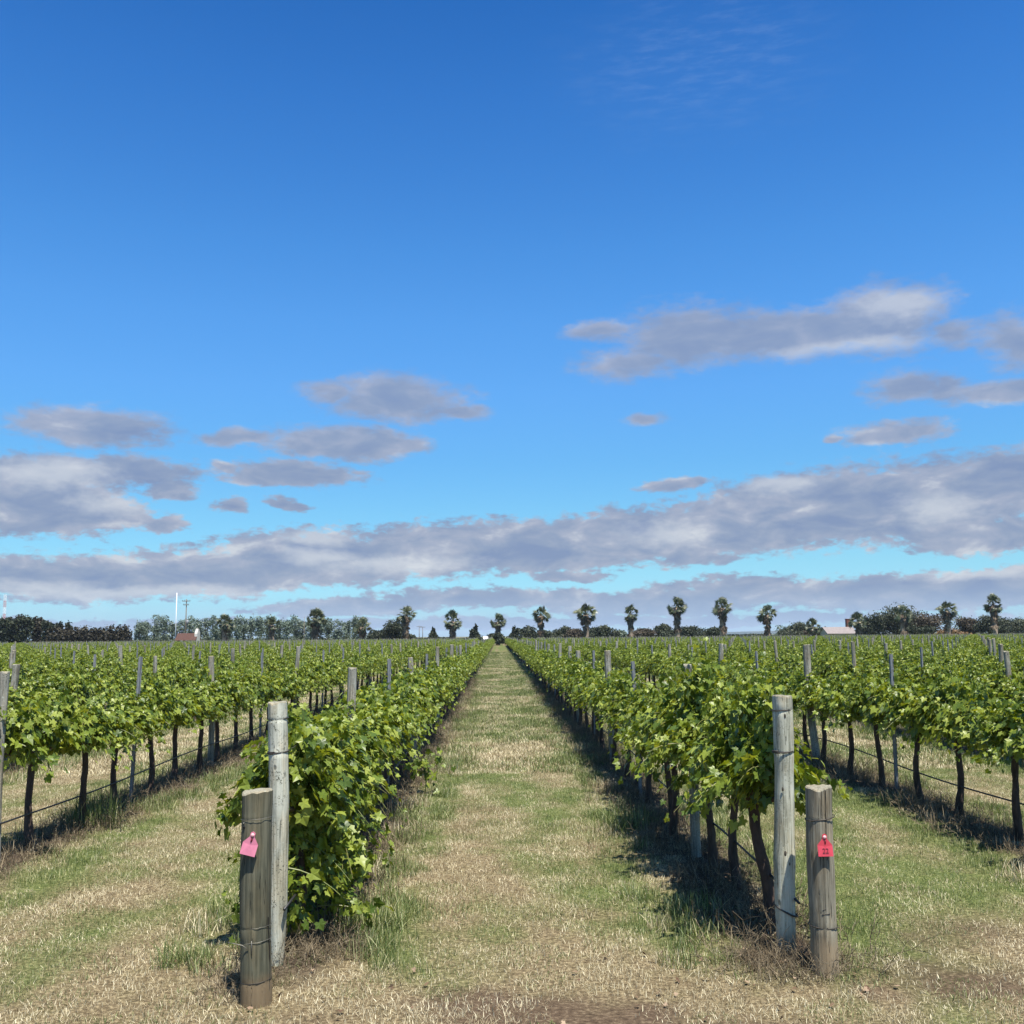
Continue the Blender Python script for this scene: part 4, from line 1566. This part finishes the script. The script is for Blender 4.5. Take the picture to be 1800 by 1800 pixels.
BG = [(878, 1113, 22, 209, TL_DARK, 'round', 'low dark bush closing the far end of the grass lane'),  # px, top, width, depth, material, shape, label
    (661, 1106, 30, 232, TL_DARK, 'round', 'low dark bush left of the round clipped tree'),
    (690, 1087, 40, 224, TL_DARK, 'dome', 'dense dark round clipped tree just left of a tall palm'),
    (722, 1112, 26, 226, TL_DARK, 'round', 'low dark bush at the foot of the palm beside the clipped tree'),
    (763, 1103, 20, 226, TL_DARK, 'cone', 'small dark conifer left of the lane, nearer the clipped tree'),
    (835, 1097, 22, 226, TL_DARK, 'cone', 'pointed dark conifer just left of the lane end'),
    (868, 1112, 24, 230, TL_DARK, 'round', 'low dark bush right behind the palm at the lane end'),
    (903, 1101, 22, 228, TL_DARK, 'cone', 'spiky dark tree just right of the lane-end palm'),
    (928, 1101, 34, 236, TL_DARK, 'round', 'dark bushy tree left of the short-skirted palm right of the lane'),
    (958, 1106, 34, 232, TL_OLIVE, 'round', 'dark bush behind the first palm right of the lane'),
    (990, 1098, 34, 238, TL_OLIVE, 'round', 'domed olive bush between the first and second palms right of the lane'),
    (1012, 1104, 28, 232, TL_RED, 'round', 'brownish bush left of the second palm right of the lane'),
    (1040, 1100, 34, 230, TL_DARK, 'round', 'dark tree directly behind the second palm right of the lane'),
    (1068, 1095, 32, 240, TL_OLIVE, 'round', 'rounded olive tree just right of the second palm right of the lane'),
    (1090, 1108, 20, 244, TL_GREY, 'round', 'small pale grey bush left of the third palm right of the lane'),
    (1130, 1102, 38, 234, TL_RED, 'round', 'brown-tinged bush just right of the third palm right of the lane'),
    (1158, 1093, 32, 242, TL_OLIVE, 'round', 'olive tree left of the tallest central palm'),
    (1180, 1106, 30, 230, TL_DARK, 'round', 'low dark bush under the tallest central palm'),
    (1207, 1098, 34, 238, TL_DARK, 'round', 'dark round tree right of the tallest central palm'),
    (1250, 1098, 38, 232, TL_DARK, 'round', 'dark dome-shaped bush left of the fifth palm right of the lane'),
    (1372, 1098, 30, 248, TL_GREY, 'sparse', 'thin bare twiggy tree right of the sixth palm'),
    (1388, 1106, 40, 232, TL_OLIVE, 'round', 'low olive bush left of the short young palm'),
    (1408, 1092, 46, 236, TL_OLIVE, 'round', 'rounded olive tree left of the short young palm'),
    (1432, 1104, 34, 230, TL_RED, 'round', 'low reddish bush under the short young palm'),
    (1451, 1102, 9, 226, TL_DARK, 'cone', 'tiny dark conifer at the left end of the pale-roofed building'),
    (1536, 1078, 34, 224, TL_DARK, 'round', 'dark tree on the left shoulder of the biggest round tree'),
    (1568, 1060, 66, 228, TL_OLIVE, 'round', 'biggest round dark-olive tree on the right skyline'),
    (1624, 1072, 58, 232, TL_RED, 'round', 'rounded reddish-brown tree right of the biggest tree'),
    (1604, 1098, 50, 224, TL_DARK, 'round', 'low dark bush at the foot between the biggest and the reddish tree'),
    (1668, 1106, 56, 222, TL_RUST, 'round', 'low rust-orange shrub right of the reddish-brown tree'),
    (1684, 1076, 36, 244, TL_GREY, 'sparse', 'thin pale tree beside the palm left of the far right group'),
    (1708, 1084, 34, 230, TL_RED, 'round', 'red-brown tree in the far right group'),
    (1740, 1082, 42, 226, TL_OLIVE, 'round', 'olive tree beneath the rightmost tall palm'),
    (1776, 1080, 38, 230, TL_OLIVE, 'round', 'grey-olive tree at the right end of the skyline'),
    (1764, 1096, 40, 224, TL_DARK, 'round', 'low dark bush at the right end of the skyline'),
]
for i, (px, tp, wp, d_, mt, shp, lab) in enumerate(BG):
    x, w, h = place(px, tp, wp, d_)
    nm = {'cone': 'conifer', 'sparse': 'bare_tree'}.get(shp, 'bush' if h < 4.2 else 'broadleaf_tree')
    sh_ = {'dome': 'round', 'sparse': 'column'}.get(shp, shp)
    tree(nm, lab, 'bush' if nm == 'bush' else 'tree', x, d_, w * 1.3, h, mt, 700 + i, None, sh_, 0.1 if h < 5 else 0.5,
         550 if shp == 'sparse' else int(1500 + 60 * wp), 0.30 if shp == 'sparse' else 0.32, None, 9 if shp != 'dome' else 14)


def far_scrub():
    rg = np.random.default_rng(77)
    n = 40000
    px_ = rg.uniform(-165, 165, n)
    hmax = 1.15 + 0.9 * fnoise(px_, px_ * 0, 7, 91)
    pos = np.stack([px_, 262 + rg.uniform(-3, 3, n), hmax * rg.random(n) ** 0.6], 1)
    me = template_mesh('scrub', Q_V, Q_F, pos, unit(rg.normal(0, 1, (n, 3))), unit(rg.normal(0, .6, (n, 3)) + np.array([0, -.4, .6])), rg.uniform(.25, .6, n), [TL_DARK], None, False)
    tag(obj('scrub', me), 'low dark scrub running along the foot of the distant trees', 'scrub', kind='stuff')


far_scrub()

# ------------------------------------------------------------------ palms
PALM_GREEN = leaf_material('palm_frond', [(0, (0.02, 0.032, 0.013)), (0.5, (0.05, 0.068, 0.028)), (1, (0.17, 0.17, 0.09))], (1.2, 1.2, .8, 1), 0.45, 0.12, 0.5)
PALM_DEAD = leaf_material('dead_frond', [(0, (0.05, 0.035, 0.022)), (0.6, (0.12, 0.085, 0.055)), (1, (0.30, 0.23, 0.16))], (1, 1, 1, 1), 0.75, 0.08, 0.2)


def fan(mb, base, d, upv, stalk, size, mat, rg, fold=0.25):
    """stalk and a pleated fan of separate fingers"""
    d = unit(d)
    side = unit(np.cross(d, upv))
    up_ = unit(np.cross(side, d))
    hub = base + d * stalk
    mb.tube([base, hub], [0.025, 0.02], 4, mat, cap=False)
    n = 8
    for i in range(n):
        a = (i / (n - 1) - 0.5) * 2.1
        fd = d * math.cos(a) + side * math.sin(a)
        ln = size * (0.75 + 0.25 * math.cos(a * 0.9)) * rg.uniform(.85, 1.1)
        w = ln * 0.095
        sd = unit(np.cross(fd, up_))
        m_ = hub + fd * ln * 0.6 - up_ * fold * ln * 0.12
        e_ = hub + fd * ln * 0.97 - up_ * fold * ln * 0.55
        o = [hub - sd * w * .25, hub + sd * w * .25, m_ + sd * w, e_, m_ - sd * w]
        mb.add(o, [(0, 1, 2, 4), (4, 2, 3)], mat)


def palm_parts(seed, trunk_h, full=1.0):
    """origin at the ground; three meshes: trunk, dead skirt, green crown"""
    rg = np.random.default_rng(seed)
    tb = MB()
    pts = [(0.1 * math.sin(i * .7 + seed) * i / 8, 0, -0.2 + (trunk_h + .2) * i / 8) for i in range(9)]
    tb.tube(pts, np.array([.42, .36, .33, .32, .31, .30, .30, .31, .33]), 12, 0, True, .07, rg)
    top = np.array(pts[-1])
    cb, sb = MB(), MB()
    for i in range(int(46 * full)):
        a = rg.uniform(0, 2 * PI)
        e = rg.uniform(-0.85, 1.4)
        d = np.array([math.cos(a) * math.cos(e), math.sin(a) * math.cos(e), math.sin(e)])
        fan(cb, top + np.array([0, 0, .1]), d, rg.normal(0, .6, 3) + np.array([0, 0, 0.7]), rg.uniform(.45, 1.0), rg.uniform(.6, .9), 0, rg, 0.6)
    for i in range(int(75 * full)):
        a = rg.uniform(0, 2 * PI)
        z = -2.9 * rg.random() ** 1.3 - .05
        e = rg.uniform(-1.48, -0.75 if z > -.8 else -1.15)
        d = np.array([math.cos(a) * math.cos(e), math.sin(a) * math.cos(e), math.sin(e)])
        fan(sb, top + np.array([0.15 * math.cos(a), .15 * math.sin(a), z + .3]), d, np.array([math.cos(a), math.sin(a), 0.3]), rg.uniform(.2, .5), rg.uniform(.5, .85), 0, rg, 0.2)
    return tb.mesh('palm_trunk', PALM_BARK, True), sb.mesh('palm_skirt', PALM_DEAD), cb.mesh('palm_crown', PALM_GREEN)


PD = 212
palms = [(396, 1078, 'short palm, leftmost of the line, in front of the grey-green trees'), (479, 1084, 'small scruffy palm, second from the left, in front of the grey-green trees'),
         (555, 1067, 'palm with full round crown, third from the left, standing taller than the grey-green trees'), (636, 1083, 'short palm at the right end of the grey-green trees'),
         (714, 1064, 'tall palm just right of the dark clipped round tree'), (795, 1073, 'lone palm between the two small conifers'),
         (875, 1077, 'small palm standing exactly at the end of the grass lane'), (951, 1064, 'palm nearest the lane on the right'),
         (1030, 1059, 'broad-crowned palm, second on the right of the lane'), (1108, 1063, 'slim palm, third on the right of the lane'),
         (1189, 1048, 'tallest palm of the middle, fourth on the right of the lane'), (1268, 1048, 'tall palm beside the gap showing distant hills, on its left'),
         (1348, 1062, 'palm beside the gap showing distant hills, on its right'), (1428, 1087, 'very short young palm over the low olive bushes'),
         (1508, 1074, 'stocky palm in front of the red brick chimney'), (1585, 1062, 'palm half merged with the biggest round tree'),
         (1664, 1055, 'slim palm between the reddish tree and the far right group'), (1745, 1044, 'rightmost tall palm rising over the far right trees')]
PM = [palm_parts(800 + i, 6.0, (1.0, .9, 1.1, .8)[i]) for i in range(4)]
for i, (px, tp, lab) in enumerate(palms):
    x, w, h = place(px, tp, 30, PD)
    t = thing('palm_tree', lab, 'palm', (x, PD, 0), RNG.uniform(0, 6), 'fan palms planted in one line across the end of the vineyard')
    tm, sm, cm = PM[i % 4]
    wide = {1030: 1.45, 555: 1.4, 1268: 1.4, 1189: 1.35, 875: 1.1, 1108: 1.15, 951: 1.2, 1428: 1.05, 479: 1.0}.get(px, 1.28) * 1.16
    kz = (h - 1.6 * wide) / 6.0
    o = obj('trunk', tm, t)
    o.scale = (wide, wide, kz)
    if h > 4:
        o = obj('dead_fronds', sm, t)
        o.scale = (wide, wide, wide * min(1, kz * .95 + .1))
        o.location = (0, 0, 6.0 * kz - 6.0 * wide * min(1, kz * .95 + .1))
    o = obj('crown', cm, t)
    o.scale = (wide, wide, wide)
    o.location = (0, 0, 6.0 * kz - 6.0 * wide)


# ------------------------------------------------------------------ buildings, masts and poles
WALL_W = simple('white_wall', (0.55, 0.52, 0.46), 0.8, 0, .3, .08, 3)
WALL_C = simple('cream_wall', (0.42, 0.37, 0.30), 0.85, 0, .3, .12, 3)
ROOF_RED = simple('rusty_roof', (0.075, 0.035, 0.025), 0.8, 0, .3, .25, 4)
ROOF_PALE = simple('pale_iron_roof', (0.24, 0.205, 0.19), 0.6, 0.1, .4, .15, 2)
BRICK = simple('red_brick', (0.17, 0.065, 0.045), 0.85, 0, .2, .25, 8)
GLASS = simple('dark_window', (0.03, 0.035, 0.04), 0.15)
PAINT_W = simple('white_paint', (0.80, 0.80, 0.80), 0.5)
POLE = simple('pole_timber', (0.16, 0.13, 0.10), 0.85)
RED_P = simple('faded_red_paint', (0.55, 0.14, 0.12), 0.6)


def gable_house(name, label, x, y, w, dp, wall_h, roof_h, wall, roof, rz=0):
    t = thing(name, label, 'building', (x, y, 0), rz)
    mb = MB()
    mb.box((0, 0, wall_h / 2), (w, dp, wall_h))
    mb.add([(-w / 2, -dp / 2, wall_h), (-w / 2, dp / 2, wall_h), (-w / 2, 0, wall_h + roof_h - .06), (w / 2, -dp / 2, wall_h), (w / 2, dp / 2, wall_h), (w / 2, 0, wall_h + roof_h - .06)],
           [(0, 2, 1), (3, 4, 5)])
    obj('wall', mb.mesh('wall', wall), t)
    rb = MB()
    e = 0.35
    for s in (-1, 1):
        y0, z0 = s * (dp / 2 + e), wall_h - e * roof_h / (dp / 2) + .03
        rb.add([(-w / 2 - e, y0, z0), (w / 2 + e, y0, z0), (w / 2 + e, 0, wall_h + roof_h + .03), (-w / 2 - e, 0, wall_h + roof_h + .03),
                (-w / 2 - e, y0, z0 + .08), (w / 2 + e, y0, z0 + .08), (w / 2 + e, 0, wall_h + roof_h + .11), (-w / 2 - e, 0, wall_h + roof_h + .11)],
               [(0, 1, 2, 3), (7, 6, 5, 4), (0, 4, 5, 1), (1, 5, 6, 2), (3, 2, 6, 7), (0, 3, 7, 4)])
    rf = obj('roof', rb.mesh('roof', roof), t)
    for sx in (-0.28, 0.22):
        wb = MB()
        wb.box((sx * w, -dp / 2 - .02, wall_h * .55), (w * .14, .06, wall_h * .4))
        obj('window', wb.mesh('window', GLASS), t)
    return t, rf


x, w, h = place(1477, 1102, 48, 222)
t, rf = gable_house('farm_building', 'long low building with pale iron roof between the short palm and stocky palm', x, 224, w, 6.0, 1.9, h - 2.0, WALL_C, ROOF_PALE)
x2, _, h2 = place(1500, 1088, 8, 222)
cb = MB()
cb.box((x2 - x, 1.2, h2 / 2 + .5), (1.15, 1.0, h2 - 1.0))
cb.box((x2 - x, 1.2, h2 + .03), (1.3, 1.15, .12))
obj('chimney', cb.mesh('chimney', BRICK), rf)
x, w, h = place(331, 1112, 30, 206)
t, rf = gable_house('shed', 'small shed with rusty red roof and white end wall beyond the vines on the left', x, 206, w, 3.4, h * .55, h * .38, WALL_C, ROOF_RED)
x2, w2, h2 = place(347, 1105, 5, 206)
wb = MB()
wb.add([(0, -1.0, 0), (.55, -1.0, 0), (.55, -1.0, h2 * .75), (0, -1.0, h2 * .75), (0, 1.0, 0), (.55, 1.0, 0), (.55, 1.0, h2 * .75), (0, 1.0, h2 * .75),
        (0.05, -.3, h2), (.5, -.3, h2), (.5, .3, h2), (.05, .3, h2)],
       [(0, 1, 2, 3), (5, 4, 7, 6), (1, 5, 6, 2), (4, 0, 3, 7), (3, 2, 9, 8), (6, 7, 11, 10), (8, 9, 10, 11), (2, 6, 10, 9), (7, 3, 8, 11)])
obj('end_wall', wb.mesh('end_wall', WALL_W), t, (x2 - x - .25, 0, 0))
x, w, h = place(856, 1120, 16, 206)
t, rf = gable_house('white_shed', 'tiny white shed glimpsed left of the end of the grass lane', x, 240, w, 2.5, 1.25, .5, WALL_W, PAINT_W)


def pole(name, label, cat, px, tp, d_, r, m, arms=(), group=None):
    x, w, h = place(px, tp, 1, d_)
    t = thing(name, label, cat, (x, d_, 0), 0, group)
    mb = MB()
    mb.tube([(0, 0, -.3), (0, 0, h * .5), (0, 0, h)], [r, r * .85, r * .6], 10)
    obj('pole', mb.mesh('pole', m, True), t)
    for (z, w_) in arms:
        ab = MB()
        ab.box((0, -r - .04, h - z), (w_, .12, .14))
        a_ = obj('crossarm', ab.mesh('crossarm', m), t)
        for s in (-.45, -.2, .2, .45):
            ib = MB()
            ib.tube([(s * w_, -r - .04, h - z + .07), (s * w_, -r - .04, h - z + .30)], [.06, .04], 8)
            obj('insulator', ib.mesh('insulator', GLASS, True), a_)
    return t


pole('flagpole', 'tall thin white pole rising above the vines on the left', 'pole', 311, 1042, 205, 0.11, PAINT_W)
t = pole('utility_pole', 'timber power pole with crossarms just right of the white pole', 'pole', 328, 1053, 236, 0.16, POLE, ((.5, 1.9), (1.4, 1.3)))
tb = MB()
tb.tube([(.35, 0, 5.2), (.35, 0, 6.4)], [.28, .28], 12)
obj('transformer', tb.mesh('transformer', STEEL, True), t)
pole('utility_pole', 'faint far power pole, left one of a pair right of the clipped tree palm', 'pole', 737, 1100, 420, 0.16, POLE, ((.4, 2.2),))
pole('utility_pole', 'faint far power pole, right one of a pair right of the clipped tree palm', 'pole', 743, 1101, 430, 0.16, POLE, ((.4, 2.2),))
pole('thin_pole', 'thin dark pole among the left vines below the full-crowned palm', 'pole', 535, 1084, 130, 0.05, POLE)
# lattice mast, red and white, at the left edge
x, w, h = place(4, 1044, 5, 320)
t = thing('radio_mast', 'thin red and white lattice mast at the left edge of the skyline', 'mast', (x, 322, 0))
for i in range(8):
    mb = MB()
    z0, z1 = h * i / 8, h * (i + 1) / 8 - .02
    for sx, sy in ((-.28, -.28), (.28, -.28), (.28, .28), (-.28, .28)):
        mb.tube([(sx, sy, z0), (sx, sy, z1)], .045, 5)
    for q in range(2):
        za, zb = z0 + (z1 - z0) * q / 2, z0 + (z1 - z0) * (q + 1) / 2
        mb.tube([(-.28, -.28, za), (.28, -.28, zb)], .03, 4)
        mb.tube([(.28, .28, za), (-.28, .28, zb)], .03, 4)
    obj('mast_section', mb.mesh('mast_section', RED_P if i % 2 == 0 else PAINT_W), t)


# ------------------------------------------------------------------ air
hm = bpy.data.materials.new('haze')
hm.use_nodes = True
hn = hm.node_tree.nodes
hn.remove(hn['Principled BSDF'])
pv = hn.new('ShaderNodeVolumePrincipled')
pv.inputs['Color'].default_value = (0.72, 0.84, 1.0, 1)
pv.inputs['Density'].default_value = 0.00008
hm.node_tree.links.new(pv.outputs[0], hn['Material Output'].inputs['Volume'])
mb = MB()
mb.box((0, 2700, 21), (11000, 9600, 45))
tag(obj('haze', mb.mesh('haze', hm)), kind='stuff')
